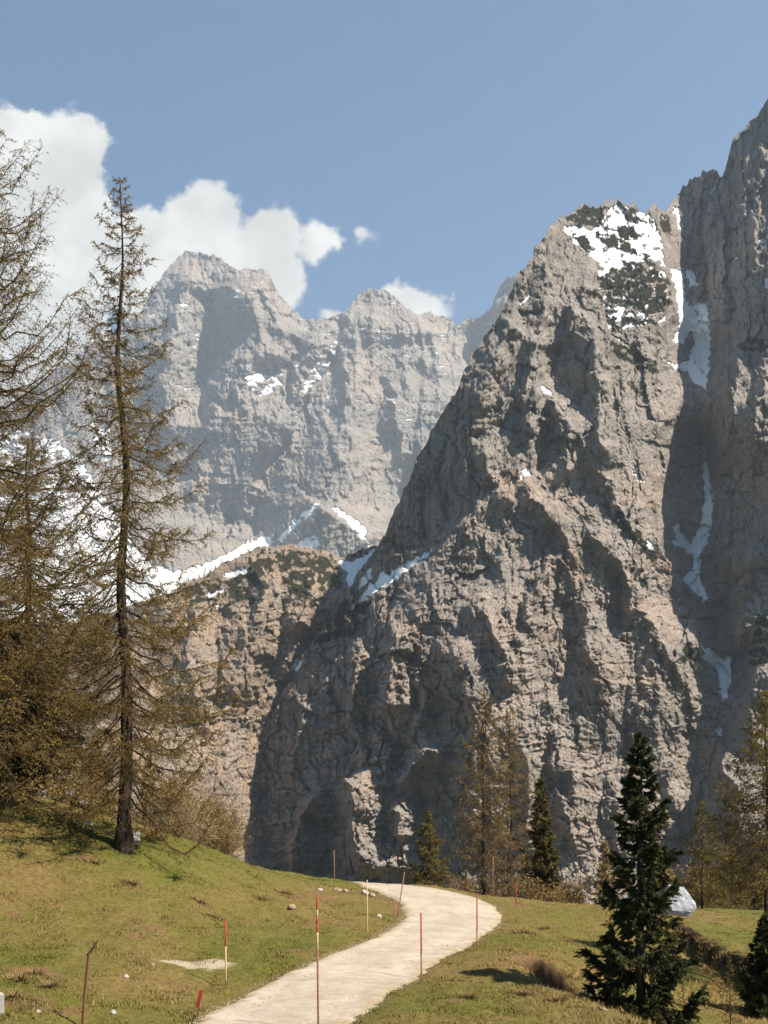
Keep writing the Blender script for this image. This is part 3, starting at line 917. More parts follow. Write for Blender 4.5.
RLs, RRs = resample(RL, 160), resample(RR, 160)
road_poly = [tuple(p) for p in RLs] + [tuple(p) for p in RRs[::-1]]


def road_dist(X, Y):
    """negative inside the gravel road"""
    d1, _, _ = seg_dist(X, Y, RLs[::3])
    d2, _, _ = seg_dist(X, Y, RRs[::3])
    d = np.minimum(d1, d2)
    return np.where(in_poly(X, Y, road_poly), -d, d)


def ground_z(X, Y, rd=None):
    X = np.asarray(X, float)
    Y = np.asarray(Y, float)
    z = ground_smooth(X, Y)
    if rd is None:
        rd = road_dist(X, Y)
    k = sstep(0.0, 1.2, rd) * sstep(160, 90, Y)
    z = z + k * (0.13 * fbm(X / 2.6, Y / 2.6, 900, 4, 0.55) + 0.05 * np.maximum(ridged(X / 0.9, Y / 0.9, 910, 2), 0) + 0.22 * fbm(X / 9, Y / 9, 905, 2) * sstep(0.5, 4, rd))
    return z - 0.05 * sstep(0.25, -0.1, rd)


fx = np.arange(-46, 46.01, 0.20)
gx = np.r_[-6000, -3500, -2000, -1200, -700, -400, -240, -160, -110, -80, -62, -52, fx, 52, 62, 80, 110, 160, 240, 400, 700, 1200, 2000, 3500, 6000]
gy = np.r_[-400, -200, -100, -50, -20, -6, 4, 10, 14, np.arange(17, 80.01, 0.20), 83, 87, 92, 98, 106, 115, 125, 140, 160, 185, 220, 300, 450, 700, 1100, 1800, 2800, 4300, 6500]
GX, GY = np.meshgrid(gx, gy)
rd = road_dist(GX.ravel(), GY.ravel()).reshape(GX.shape)
GZ = ground_z(GX, GY, rd)
# dry / bare mask: R dry grass, G bare earth, B fresh green
d1, s1, _ = seg_dist(GX, GY, bank_near)
d2, s2, _ = seg_dist(GX, GY, bank_far)
dry = np.clip(0.40 + 0.75 * fbm(GX / 5.5, GY / 7.0, 930, 4), 0, 1)
dry = np.maximum(dry, sstep(4.0, 1.0, d1) * 0.8)
hollow = sstep(15.0, 6.0, d2) * (s2 > 0) * sstep(14, 16, GX)
dry = np.maximum(dry, hollow)
bank_l, _, _ = seg_dist(GX, GY, np.array([hit(*p)[:2] for p in [(300, 900), (340, 893), (375, 900), (400, 912)]]))
dry = np.maximum(dry, 0.9 * sstep(3.0, 0.8, bank_l))
fresh = np.clip(0.15 + 0.9 * fbm(GX / 7.0, GY / 7.0, 940, 3), 0, 1) * (1 - dry * 0.6)
dtr, _, _ = seg_dist(GX, GY, trench)
soil = 1.0 * sstep(0.6, 0.3, dtr) + sstep(0.55, 0.0, d1) * 0.5 + sstep(0.5, 0.0, d2) * (GX > 14) * 0.8
soil = np.maximum(soil, 0.75 * sstep(1.2, 0.2, bank_l) * (fbm(GX / 1.2, GY / 1.2, 946, 2) > 0.0))
soil = np.maximum(soil, (fbm(GX / 2.2, GY / 2.6, 945, 4, 0.6) > 0.80) * 0.7)
soil = np.maximum(soil, sstep(0.45, 0.05, np.abs(rd)) * 0.5)


def spot(px, py, rx, ry):
    c = hit(px, py)
    return np.hypot((GX - c[0]) / rx, (GY - c[1]) / ry)


gravel = np.zeros(GX.shape)
for (px, py, rx, ry) in [(190, 962.5, 0.95, 0.5), (176, 959, 0.6, 0.5), (214, 962, 0.6, 0.45)]:
    gravel = np.maximum(gravel, sstep(1.1, 0.75, spot(px, py, rx, ry) + 0.4 * fbm(GX / 0.5, GY / 0.5, 950, 3)))
for (px, py, rx, ry) in [(30, 975, 1.0, 1.0), (18, 1005, 0.9, 0.8), (80, 860, 0.5, 0.5), (132, 890, 0.35, 0.35), (200, 905, 0.4, 0.4), (214, 920, 0.35, 0.35), (148, 930, 0.5, 0.4)]:
    soil = np.maximum(soil, 0.85 * sstep(1.15, 0.5, spot(px, py, rx, ry) + 0.5 * fbm(GX / 0.6, GY / 0.6, 955, 3)))
soil = soil * (1 - gravel)
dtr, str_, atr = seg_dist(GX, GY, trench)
cut_shade = sstep(0.55, 0.35, dtr) * sstep(0.02, 0.12, atr) * sstep(1.0, 0.9, atr)  # shade of the ditch face, painted into the ground colour
cut_shade = np.maximum(cut_shade, sstep(0.42, 0.2, d2 + 0.25 * fbm(GX / 0.7, GY / 0.7, 958, 3)) * (GX > 14))  # painted shade under the lip of the far bank too

m_ground, t, b = new_mat('meadow')
o_ = t.obj()
a_ = t.n('ShaderNodeAttribute')
a_.attribute_name = 'mask'
sp_ = t.n('ShaderNodeSeparateColor')
t.set(sp_.inputs[0], a_.outputs['Color'])
g1 = t.noise(o_, 1.1, 6, 0.65)
g2 = t.noise(o_, 6.0, 5, 0.7)
g3 = t.noise(o_, 22.0, 4, 0.7)
green = t.mix(t.mapr(g2, 0.35, 0.65), rgb(0.056, 0.060, 0.011), rgb(0.108, 0.104, 0.020))
straw = t.mix(t.mapr(g2, 0.35, 0.65), rgb(0.098, 0.068, 0.024), rgb(0.180, 0.122, 0.048))
mixf = t.math('ADD', t.math('MULTIPLY', sp_.outputs[0], 0.75), t.math('MULTIPLY_ADD', g1, 1.0, -0.42), clamp=True)
gcol = t.mix(mixf, green, straw)
gcol = t.mix(t.math('MULTIPLY', sp_.outputs[2], 0.3), gcol, rgb(0.085, 0.108, 0.016))
gcol = t.mix(sp_.outputs[1], gcol, t.mix(g2, rgb(0.075, 0.042, 0.020), rgb(0.19, 0.115, 0.060)))
gv = t.n('ShaderNodeAttribute')
gv.attribute_name = 'gravel'
gcol = t.mix(gv.outputs['Fac'], gcol, t.mix(g3, rgb(0.26, 0.21, 0.15), rgb(0.38, 0.33, 0.25)))
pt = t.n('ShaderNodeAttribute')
pt.attribute_name = 'cut_shade'
gcol = t.mix(pt.outputs['Fac'], gcol, t.mix(g2, rgb(0.004, 0.003, 0.002), rgb(0.020, 0.012, 0.007)))  # near-black tone stands in for shade in the bank cuts
gcol = t.mix(t.mapr(g3, 0.52, 0.72, 0.0, 0.5), gcol, t.mix(1.0, gcol, rgb(0.45, 0.45, 0.45), 'MULTIPLY'))
gcol = t.mix(t.mapr(g3, 0.32, 0.48, 0.4, 0.0), gcol, t.mix(1.0, gcol, rgb(1.6, 1.5, 1.4), 'MULTIPLY'))
t.set(b.inputs['Base Color'], gcol)
bump(t, b, t.math('ADD', t.math('MULTIPLY', g2, 1.0), t.math('MULTIPLY', g3, 0.5)), 0.10, 0.8)
gm = np.stack([dry, np.clip(soil, 0, 1), np.clip(fresh, 0, 1)], -1)
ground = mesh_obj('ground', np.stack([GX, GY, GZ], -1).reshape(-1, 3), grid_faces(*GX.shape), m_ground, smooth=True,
                  attrs={'mask': gm.reshape(-1, 3), 'gravel': np.repeat(gravel.reshape(-1, 1), 3, 1), 'cut_shade': np.repeat(cut_shade.reshape(-1, 1), 3, 1)})
structure(ground)
# flip check: make the ground face up
ground.data.flip_normals() if ground.data.polygons[0].normal.z < 0 else None

# gravel road, a sheet of its own
m_road, t, b = new_mat('pale_gravel')
o_ = t.obj()
r1, r2, r3 = t.noise(o_, 0.7, 6, 0.68), t.noise(o_, 9.0, 5, 0.75), t.noise(o_, 45.0, 3, 0.7)
col = t.mix(t.mapr(r1, 0.35, 0.65), rgb(0.275, 0.232, 0.180), rgb(0.365, 0.318, 0.256))
col = t.mix(t.mapr(r2, 0.50, 0.75, 0.0, 0.55), col, rgb(0.185, 0.152, 0.115))
col = t.mix(t.mapr(r3, 0.55, 0.75, 0.0, 0.6), col, rgb(0.45, 0.42, 0.38))
r4 = t.noise(o_, 2.6, 6, 0.7, 0.5)
col = t.mix(t.mapr(r4, 0.50, 0.68, 0.0, 0.55), col, rgb(0.200, 0.162, 0.120))
col = t.mix(t.mapr(r4, 0.42, 0.30, 0.0, 0.5), col, rgb(0.40, 0.365, 0.32))
a_ = t.n('ShaderNodeAttribute')
a_.attribute_name = 'edge'
col = t.mix(t.math('MULTIPLY', a_.outputs['Fac'], t.mapr(r2, 0.3, 0.6, 0.25, 1.0)), col, rgb(0.215, 0.165, 0.09))
t.set(b.inputs['Base Color'], col)
bump(t, b, t.math('ADD', r2, t.math('MULTIPLY', r3, 0.6)), 0.035, 0.8)
ns, nc = 420, 44
A, B_ = resample(RL, ns), resample(RR, ns)
cc = np.linspace(0, 1, nc)
cen = (A + B_) / 2
jl = 0.16 * fbm(A[:, 0] / 0.7, A[:, 1] / 0.7, 970, 4, 0.6)
jr = 0.16 * fbm(B_[:, 0] / 0.7, B_[:, 1] / 0.7, 975, 4, 0.6)
wd = np.linalg.norm(B_ - A, axis=1)
A2 = A + (A - B_) / wd[:, None] * jl[:, None]
B2 = B_ + (B_ - A) / wd[:, None] * jr[:, None]
PX = A2[:, None, 0] * (1 - cc) + B2[:, None, 0] * cc
PY = A2[:, None, 1] * (1 - cc) + B2[:, None, 1] * cc
prd = road_dist(PX.ravel(), PY.ravel()).reshape(PX.shape)
PZ = ground_z(PX, PY, prd)
edge = np.minimum(cc, 1 - cc)[None] * wd[:, None]
PZ = PZ + 0.05 * sstep(0.25, -0.1, prd) + 0.045 * sstep(0, 0.3, edge) - 0.03 * (1 - sstep(0, 0.12, edge))
PZ = PZ - 0.03 * np.exp(-((edge - 0.9) / 0.35) ** 2) * sstep(0, 0.3, edge)
em = sstep(0.45, 0.0, edge + 0.25 * fbm(PX / 0.6, PY / 0.6, 980, 3)) + 0.25 * np.exp(-((cc[None] - 0.5) * wd[:, None] / 0.35) ** 2) * np.ones_like(PX)
road = mesh_obj('gravel_road', np.stack([PX, PY, PZ], -1).reshape(-1, 3), grid_faces(ns, nc), m_road, smooth=True,
                attrs={'edge': np.repeat(np.clip(em, 0, 1).reshape(-1, 1), 3, 1)})
structure(road)
if road.data.polygons[0].normal.z < 0:
    road.data.flip_normals()


def gz(x, y):
    return float(ground_z(np.array([x]), np.array([y]))[0])


# short grass: stuff
rng = np.random.default_rng(5)
m_grass, t, b = new_mat('grass_blades')
a_ = t.n('ShaderNodeAttribute')
a_.attribute_name = 'tint'
t.set(b.inputs['Base Color'], a_.outputs['Color'])
N = 210000
yy_ = 24 + 50 * rng.random(N) ** 1.3
xx_ = (rng.random(N) * 820 - 26 - CX) / F * yy_
rdv = road_dist(xx_, yy_)
keep = rdv > -0.10 * rng.random(N) ** 2
xx_, yy_, rdv = xx_[keep], yy_[keep], rdv[keep]
okp = seg_dist(xx_, yy_, trench)[0] > 0.5
xx_, yy_, rdv = xx_[okp], yy_[okp], rdv[okp]
clump = fbm(xx_ / 1.3, yy_ / 1.3, 990, 4, 0.6)
keep = rng.random(len(xx_)) < np.clip(0.45 + 0.8 * clump, 0.08, 1)
xx_, yy_, clump = xx_[keep], yy_[keep], clump[keep]
zz_ = ground_z(xx_, yy_)
n = len(xx_)
dryv = np.clip(0.40 + 0.75 * fbm(xx_ / 5.5, yy_ / 7.0, 930, 4), 0, 1)
db, sb, _ = seg_dist(xx_, yy_, bank_near)
dc, sc_, _ = seg_dist(xx_, yy_, bank_far)
dryv = np.maximum(dryv, np.maximum(sstep(4, 1, db) * 0.8, sstep(15, 6, dc) * (sc_ > 0)))
tallness = 0.5 + 0.9 * np.clip(clump, 0, 1) + 0.9 * sstep(2.5, 0.5, db) + 1.0 * sstep(6, 2, dc) * (sc_ > 0)
Vg, Fg, Tg = [], [], []
nb = 3
for kb in range(nb):
    h = (0.028 + 0.038 * rng.random(n)) * tallness
    az = rng.random(n) * 2 * math.pi
    lean = 0.5 + 0.9 * rng.random(n)
    wd_ = 0.005 + 0.008 * rng.random(n)
    bx = xx_ + rng.normal(0, 0.07, n)
    by = yy_ + rng.normal(0, 0.07, n)
    px_, py_ = np.cos(az + 1.57) * wd_, np.sin(az + 1.57) * wd_
    tx, ty = bx + np.cos(az) * h * lean, by + np.sin(az) * h * lean
    z0 = zz_ - 0.03
    v = np.stack([np.stack([bx - px_, by - py_, z0], 1), np.stack([bx + px_, by + py_, z0], 1),
                  np.stack([tx + px_ * 0.3, ty + py_ * 0.3, z0 + 0.03 + h], 1), np.stack([tx - px_ * 0.3, ty - py_ * 0.3, z0 + 0.03 + h], 1)], 1)
    isdry = rng.random(n) < (dryv * 0.8 + 0.1)
    straw_ = np.where((sstep(15, 6, dc) * (sc_ > 0) > 0.4)[:, None], np.array([0.27, 0.175, 0.072]), np.array([0.205, 0.145, 0.056]))
    c = np.where(isdry[:, None], straw_, np.array([0.098, 0.102, 0.019])) * (0.7 + 0.6 * rng.random((n, 1)))
    Vg.append(v.reshape(-1, 3))
    Tg.append(np.repeat(c, 4, 0))
Vg = np.concatenate(Vg)
Fg = np.arange(len(Vg)).reshape(-1, 4)
grass = mesh_obj('grass', Vg, Fg, m_grass, attrs={'tint': np.concatenate(Tg)})
grass['kind'] = 'stuff'
tag(grass, 'short olive and straw coloured spring grass covering the meadow', 'grass')

# dead grass tussocks, part of the same ground cover
tus = [hit(px, py) for px, py in [(95, 866), (132, 890), (200, 905), (214, 921), (262, 900), (285, 895),
       (516, 936), (524, 938), (530, 937), (566, 945), (545, 930), (600, 948), (525, 995), (558, 1000), (700, 938), (715, 944), (735, 950), (640, 945),
       (20, 985), (35, 978), (12, 1002), (50, 990), (455, 985), (470, 1000)]]
Vt, Tt = [], []
for c in tus:
    nb_ = 170
    a1, rr_ = rng.random(nb_) * 6.283, np.abs(rng.normal(0, 0.20, nb_))
    bx, by = c[0] + np.cos(a1) * rr_ * 1.6, c[1] + np.sin(a1) * rr_
    bz = ground_z(bx, by) - 0.02
    h = (0.10 + 0.16 * rng.random(nb_)) * np.exp(-rr_ / 0.5)
    az = a1 + rng.normal(0, 0.7, nb_)
    wd_ = 0.006 + 0.008 * rng.random(nb_)
    px_, py_ = np.cos(az + 1.57) * wd_, np.sin(az + 1.57) * wd_
    tx, ty = bx + np.cos(az) * h * 0.9, by + np.sin(az) * h * 0.9
    v = np.stack([np.stack([bx - px_, by - py_, bz], 1), np.stack([bx + px_, by + py_, bz], 1), np.stack([tx + px_ * 0.3, ty + py_ * 0.3, bz + h], 1), np.stack([tx - px_ * 0.3, ty - py_ * 0.3, bz + h], 1)], 1)
    Vt.append(v.reshape(-1, 3))
    Tt.append(np.repeat(np.array([0.17, 0.112, 0.052]) * (0.6 + 0.8 * rng.random((nb_, 1))), 4, 0))
Vt = np.concatenate(Vt)
tuss = mesh_obj('dead_grass', Vt, np.arange(len(Vt)).reshape(-1, 4), m_grass, attrs={'tint': np.concatenate(Tt)})
tuss['kind'] = 'stuff'
tag(tuss, 'straw brown dead grass in rough tufts on the meadow and bank edges', 'grass')

# loose pebbles on and beside the track
NP_ = 5200
qs, qc = rng.random(NP_), np.where(rng.random(NP_) < 0.6, np.where(rng.random(NP_) < 0.5, rng.normal(0.0, 0.035, NP_), rng.normal(1.0, 0.035, NP_)), rng.random(NP_))
ii = np.minimum((qs * (ns - 1)).astype(int), ns - 2)
pX = A[ii, 0] * (1 - qc) + B_[ii, 0] * qc
pY = A[ii, 1] * (1 - qc) + B_[ii, 1] * qc
prd2 = road_dist(pX, pY)
pZ = ground_z(pX, pY, prd2) + 0.05 * sstep(0.25, -0.1, prd2) + 0.03 * sstep(0.0, -0.3, prd2)
ps = 0.008 + 0.022 * rng.random(NP_) ** 3
octv_ = np.array([[1, 0, 0], [0, 1, 0], [-1, 0, 0], [0, -1, 0], [0, 0, 0.8], [0, 0, -0.8]], float)
Vp = np.stack([pX, pY, pZ + ps * 0.3], 1)[:, None] + ps[:, None, None] * octv_[None] * (0.7 + 0.6 * rng.random((NP_, 6, 1)))
tri = np.array([[0, 1, 4], [1, 2, 4], [2, 3, 4], [3, 0, 4], [1, 0, 5], [2, 1, 5], [3, 2, 5], [0, 3, 5]])
m_peb, t, b = new_mat('pebbles')
t.set(b.inputs['Base Color'], t.mix(t.noise(t.obj(), 6.0, 2), rgb(0.20, 0.165, 0.125), rgb(0.46, 0.42, 0.36)))
peb = mesh_obj('gravel', Vp.reshape(-1, 3), (tri[None] + 6 * np.arange(NP_)[:, None, None]).reshape(-1, 3), m_peb)
peb['kind'] = 'stuff'
tag(peb, 'loose pale pebbles scattered along the gravel road and its edges', 'gravel')

# ------------------------------------------------------------------ trees
def leaf_mat(name, dark, light, trans=0.25):
    m, t, b = new_mat(name)
    a = t.n('ShaderNodeAttribute')
    a.attribute_name = 'tint'
    sp = t.n('ShaderNodeSeparateColor')
    t.set(sp.inputs[0], a.outputs['Color'])
    nz = t.noise(t.obj(), 0.9, 3, 0.6)
    f = t.math('ADD', t.math('MULTIPLY', sp.outputs[0], 0.7), t.math('MULTIPLY_ADD', nz, 1.0, -0.35), clamp=True)
    col = t.mix(f, rgb(*dark), rgb(*light))
    t.set(b.inputs['Base Color'], col)
    tr = t.n('ShaderNodeBsdfTranslucent')
    t.set(tr.inputs[0], col)
    mxs = t.n('ShaderNodeMixShader')
    mxs.inputs[0].default_value = trans
    t.set(mxs.inputs[1], b.outputs[0])
    t.set(mxs.inputs[2], tr.outputs[0])
    t.set(t.t.nodes['Material Output'].inputs[0], mxs.outputs[0])
    return m


m_larch = leaf_mat('larch_buds', (0.110, 0.072, 0.020), (0.300, 0.210, 0.062), 0.35)
m_larch_g = leaf_mat('larch_green', (0.092, 0.070, 0.018), (0.240, 0.182, 0.048), 0.35)
m_spruce = leaf_mat('spruce_needles', (0.013, 0.017, 0.006), (0.062, 0.064, 0.021), 0.1)
m_spruce_o = leaf_mat('spruce_olive', (0.030, 0.027, 0.008), (0.135, 0.108, 0.030), 0.15)
m_scrub = leaf_mat('scrub_twigs', (0.150, 0.096, 0.034), (0.380, 0.262, 0.100), 0.3)
m_red = leaf_mat('dead_leaves', (0.16, 0.065, 0.03), (0.34, 0.17, 0.08), 0.3)

m_bark, t, b = new_mat('bark')
o_ = t.obj()
b1 = t.noise(t.scale(o_, (1, 1, 0.25)), 9.0, 5, 0.7)
b2 = t.noise(o_, 1.2, 3, 0.6)
bc = t.mix(t.mapr(b1, 0.35, 0.7), rgb(0.022, 0.016, 0.012), rgb(0.085, 0.058, 0.042))
bc = t.mix(t.mapr(b2, 0.55, 0.75, 0, 0.5), bc, rgb(0.13, 0.085, 0.055))
t.set(b.inputs['Base Color'], bc)
bump(t, b, b1, 0.04, 1.0)
m_twig, t, b = new_mat('twig_bark')
b1 = t.noise(t.obj(), 2.5, 3, 0.6)
t.set(b.inputs['Base Color'], t.mix(b1, rgb(0.050, 0.035, 0.024), rgb(0.125, 0.085, 0.055)))
m_pale, t, b = new_mat('pale_stems')
b1 = t.noise(t.obj(), 4.0, 3, 0.6)
t.set(b.inputs['Base Color'], t.mix(b1, rgb(0.20, 0.15, 0.11), rgb(0.36, 0.29, 0.22)))


def rot_about(v, ax, ang):
    c, s = np.cos(ang)[..., None], np.sin(ang)[..., None]
    return v * c + np.cross(ax, v) * s + ax * (ax * v).sum(-1, keepdims=True) * (1 - c)


def tufts(Pt, size, rg, aspect=1.0, axis=None, tintv=None):
    """little crossed faces; axis = direction they stretch along"""
    n = len(Pt)
    if axis is None:
        axis = rg.normal(size=(n, 3))
    axis = axis / (np.linalg.norm(axis, axis=1, keepdims=True) + 1e-9)
    o2 = rg.normal(size=(n, 3))
    o2 = o2 - axis * (o2 * axis).sum(1, keepdims=True)
    o2 /= np.linalg.norm(o2, axis=1, keepdims=True) + 1e-9
    s = np.broadcast_to(size, (n,))[:, None]
    a, b_ = axis * s * aspect, o2 * s
    v = np.stack([Pt - a * 0.5 - b_ * 0.25, Pt - a * 0.1 + b_ * 0.5, Pt + a * 0.55 + b_ * 0.1, Pt + a * 0.1 - b_ * 0.5], 1)
    if tintv is None:
        tintv = rg.random(n)
    return v.reshape(-1, 3), np.arange(4 * n).reshape(-1, 4), np.repeat(np.repeat(tintv[:, None], 3, 1), 4, 0)


def conifer(name, H, seed, kind='larch', width=3.0, base=0.08, nbr=90, twig=26, tw_len=0.5, nd_size=0.07, nd_per=5, trunk_r=0.2,
            lean=(0.0, 0.0), leaf=None, droop=0.25, up=0.35, twig_r=0.006, profile=None, upsweep=0.0, bare=0.0, base_flare=1.0, curl=1.0, thin=0.0):
    """returns an Empty with trunk and crown. Crown = limbs, twigs and needle tufts spread over the whole volume."""
    rg = np.random.default_rng(seed)
    root = bpy.data.objects.new(name, None)
    C.objects.link(root)
    root.empty_display_size = 0.3
    # trunk
    k = 26
    hz = np.linspace(0, 1, k)
    wob = np.stack([0.012 * H * fbm(hz * 3, hz * 0 + seed, seed, 2), 0.012 * H * fbm(hz * 3, hz * 0 + seed + 9, seed + 3, 2)], 1)
    wob -= wob[0]
    tp = np.stack([lean[0] * hz + wob[:, 0], lean[1] * hz + wob[:, 1], hz * H], 1)
    rad = trunk_r * ((1 - hz) ** 0.85 * 0.97 + 0.02) + trunk_r * 0.55 * base_flare * np.exp(-hz * H / 0.5)
    ta = Acc()
    V, Fq = tubes(np.concatenate([[tp[0] - [0, 0, 0.5]], tp])[None], np.r_[rad[0] * 1.15, rad][None], 10)
    V += (rg.normal(size=V.shape) * 0.02 * trunk_r)
    ta.add(V, Fq)

    def on_trunk(t_):
        return np.stack([np.interp(t_, hz, tp[:, i]) for i in range(3)], -1)

    # limbs
    tb = base + (1 - base) * (np.arange(nbr) + rg.random(nbr)) / nbr
    tb = np.clip(tb, base, 0.995)
    az = np.arange(nbr) * 2.399 + rg.normal(0, 0.5, nbr)
    u_ = (tb - base) / (1 - base)
    prof = np.interp(u_, *(profile or ([0, 0.08, 0.35, 0.7, 1.0], [0.72, 1.0, 0.85, 0.42, 0.06])))
    L = width * prof * (0.62 + 0.55 * rg.random(nbr))
    dirx = np.stack([np.cos(az), np.sin(az), np.zeros(nbr)], 1)
    kk = 9
    s = np.linspace(0, 1, kk)
    rise = (up * (u_ * 1.3 - 0.35) + rg.normal(0, 0.10, nbr) + upsweep)
    zc = (rise[:, None] * s - (droop * (1.0 - 0.5 * u_) * (0.45 + 1.0 * rg.random(nbr)))[:, None] * np.sin(s * math.pi * 0.8) + 0.32 * curl * s ** 3 * (0.5 + 0.6 * rg.random(nbr))[:, None])
    side = np.stack([-dirx[:, 1], dirx[:, 0], np.zeros(nbr)], 1)
    bend = rg.normal(0, 0.14, nbr)
    bp = on_trunk(tb)[:, None] + L[:, None, None] * (dirx[:, None] * s[:, None] + side[:, None] * (bend[:, None] * s ** 2)[..., None])
    bp[..., 2] += L[:, None] * zc
    jit = rg.normal(size=bp.shape) * 0.026 * L[:, None, None]
    jit[:, 0] = 0
    bp += jit
    br = (0.007 + 0.0075 * L)[:, None] * (1.0 - 0.86 * s) * (trunk_r / 0.2) ** 0.5
    V, Fq = tubes(bp, br, 4)
    ta.add(V, Fq)
    # twigs
    ca_ = Acc()
    ntw = np.maximum((twig * L / width).astype(int) + 4, 3)
    idx = np.repeat(np.arange(nbr), ntw)
    nt = len(idx)
    sp_ = 0.10 + 0.90 * rg.random(nt) ** 0.7
    fi = sp_ * (kk - 1)
    i0 = np.minimum(fi.astype(int), kk - 2)
    fr = (fi - i0)[:, None]
    p0 = bp[idx, i0] * (1 - fr) + bp[idx, i0 + 1] * fr
    tang = bp[idx, i0 + 1] - bp[idx, i0]
    tang /= np.linalg.norm(tang, axis=1, keepdims=True) + 1e-9
    sd = np.where(rg.random(nt) < 0.5, -1, 1)
    lat = np.cross(tang, np.array([0, 0, 1.0])) * sd[:, None]
    tl = tw_len * (0.35 + 0.9 * rg.random(nt)) * np.clip(1.15 - sp_ * 0.55, 0.3, 1) * np.clip(L[idx] / width * 1.1 + 0.25, 0.2, 1.2)
    if kind == 'spruce':
        dv = lat * (0.75 + 0.3 * rg.random(nt))[:, None] + tang * (0.55 + 0.4 * rg.random(nt))[:, None] + np.array([0, 0, -0.30]) + rg.normal(0, 0.16, (nt, 3))
        sag = 0.22
    else:
        dv = lat * (0.55 + 0.6 * rg.random(nt))[:, None] + tang * (0.35 + 0.5 * rg.random(nt))[:, None] + rg.normal(0, 0.32, (nt, 3)) + np.array([0, 0, -0.25])
        sag = 0.30
    dv /= np.linalg.norm(dv, axis=1, keepdims=True)
    q = np.linspace(0, 1, 5)
    wig = rg.normal(size=(nt, 5, 3)) * 0.05
    wig[:, 0] = 0
    tpn = p0[:, None] + tl[:, None, None] * (dv[:, None] * q[:, None] + wig)
    tpn[..., 2] -= (tl * sag)[:, None] * q ** 2
    V, Fq = tubes(tpn, twig_r * (1.0 - 0.6 * q)[None] * np.ones((nt, 1)), 3)
    ca_.add(V, Fq, 1)
    # needles: tufts along twigs and along the outer limbs
    if nd_per > 0:
        e = rg.random((nt, nd_per))
        gi = e * 4
        j0 = np.minimum(gi.astype(int), 3)
        gf = (gi - j0)[..., None]
        rows = np.arange(nt)[:, None]
        npos = tpn[rows, j0] * (1 - gf) + tpn[rows, j0 + 1] * gf
        nax = tpn[rows, j0 + 1] - tpn[rows, j0]
        keepm = rg.random((nt, nd_per)) > (bare + thin * u_[idx] ** 0.8)[:, None]
        npos, nax = npos[keepm], nax[keepm]
        tone = np.repeat((rg.random(nbr)[idx] * 0.6)[:, None], nd_per, 1)[keepm] + 0.4 * rg.random(len(npos))
        if kind == 'spruce':
            nax = nax / (np.linalg.norm(nax, axis=1, keepdims=True) + 1e-9) + rg.normal(0, 0.35, npos.shape)
            V, Fq, T = tufts(npos + rg.normal(0, 0.02, npos.shape), nd_size * (0.6 + 0.8 * rg.random(len(npos))), rg, 4.0, nax, tone)
        else:
            V, Fq, T = tufts(npos + rg.normal(0, 0.018, npos.shape), nd_size * (0.5 + 0.9 * rg.random(len(npos))), rg, 1.1, None, tone)
        ca_.add(V, Fq, 0, T)
    ta.build('trunk', [m_bark], root, True)
    ca_.build('crown', [leaf or m_larch, m_twig], root, False)
    return root


def copy_tree(src, loc, rz=0.0, sc=1.0, szz=None):
    c = src.copy()
    C.objects.link(c)
    c.location = loc
    c.rotation_euler = (0, 0, rz)
    c.scale = (sc, sc, szz or sc)
    for ch in src.children:
        d = ch.copy()
        C.objects.link(d)
        d.parent = c
    return c


def put(o, px, py, Y, sink=0.1):
    """stand a thing on the ground at the picture column px and distance Y (py only where the ground is out of sight)"""
    x = (px - CX) / F * Y
    z = gz(x, Y) if py is None else (HY - py) / F * Y
    o.location = (x, Y, z - sink)
    return o


# 1 tall larch with the bare trunk on the crest
Y1 = 45.0
t1 = conifer('larch_tree', 674 / F * Y1, 11, width=4.1, base=0.09, nbr=230, twig=88, tw_len=0.9, nd_size=0.036, nd_per=24, trunk_r=0.27, lean=(-0.2, 0.0),
             droop=0.36, up=0.18, twig_r=0.0045, base_flare=1.3, thin=0.55,
             profile=([0, 0.05, 0.25, 0.45, 0.62, 0.8, 0.92, 1.0], [0.95, 1.0, 0.92, 0.78, 0.56, 0.34, 0.19, 0.05]))
put(t1, 124, None, Y1, 0.15)
tag(t1, 'tall bare larch with dark trunk on the grassy crest, its whole trunk in view', 'tree')

# 2 larch at the left border, trunk beyond the frame
Y2 = 42.0
t2 = conifer('larch_tree', 27.5, 23, width=5.8, base=0.17, nbr=310, twig=110, tw_len=1.05, nd_size=0.038, nd_per=18, trunk_r=0.36,
             droop=0.46, up=0.24, thin=0.45, twig_r=0.0045, upsweep=0.02, curl=1.25,
             profile=([0, 0.06, 0.3, 0.55, 0.75, 0.9, 1.0], [1.0, 1.0, 0.98, 0.86, 0.62, 0.34, 0.06]))
put(t2, -42, None, Y2)
tag(t2, 'larch at the left edge with long upcurved bare boughs, its trunk out of frame', 'tree')

t2b = copy_tree(t2, (0, 0, 0), 2.6, 0.80, 0.62)
put(t2b, 28, None, 53)
tag(t2b, 'lower golden brown larch behind the leftmost boughs, left of the tall larch', 'tree')

# 3 dark spruce low at the left border
t3 = conifer('spruce_tree', 7.4, 31, 'spruce', width=2.2, base=0.17, nbr=90, twig=40, tw_len=0.75, nd_size=0.11, nd_per=9, trunk_r=0.16, leaf=m_spruce, droop=0.30, up=0.2, bare=0.15)
put(t3, 8, None, 48)
tag(t3, 'dark olive spruce low at the left edge under the bare larch boughs', 'tree')

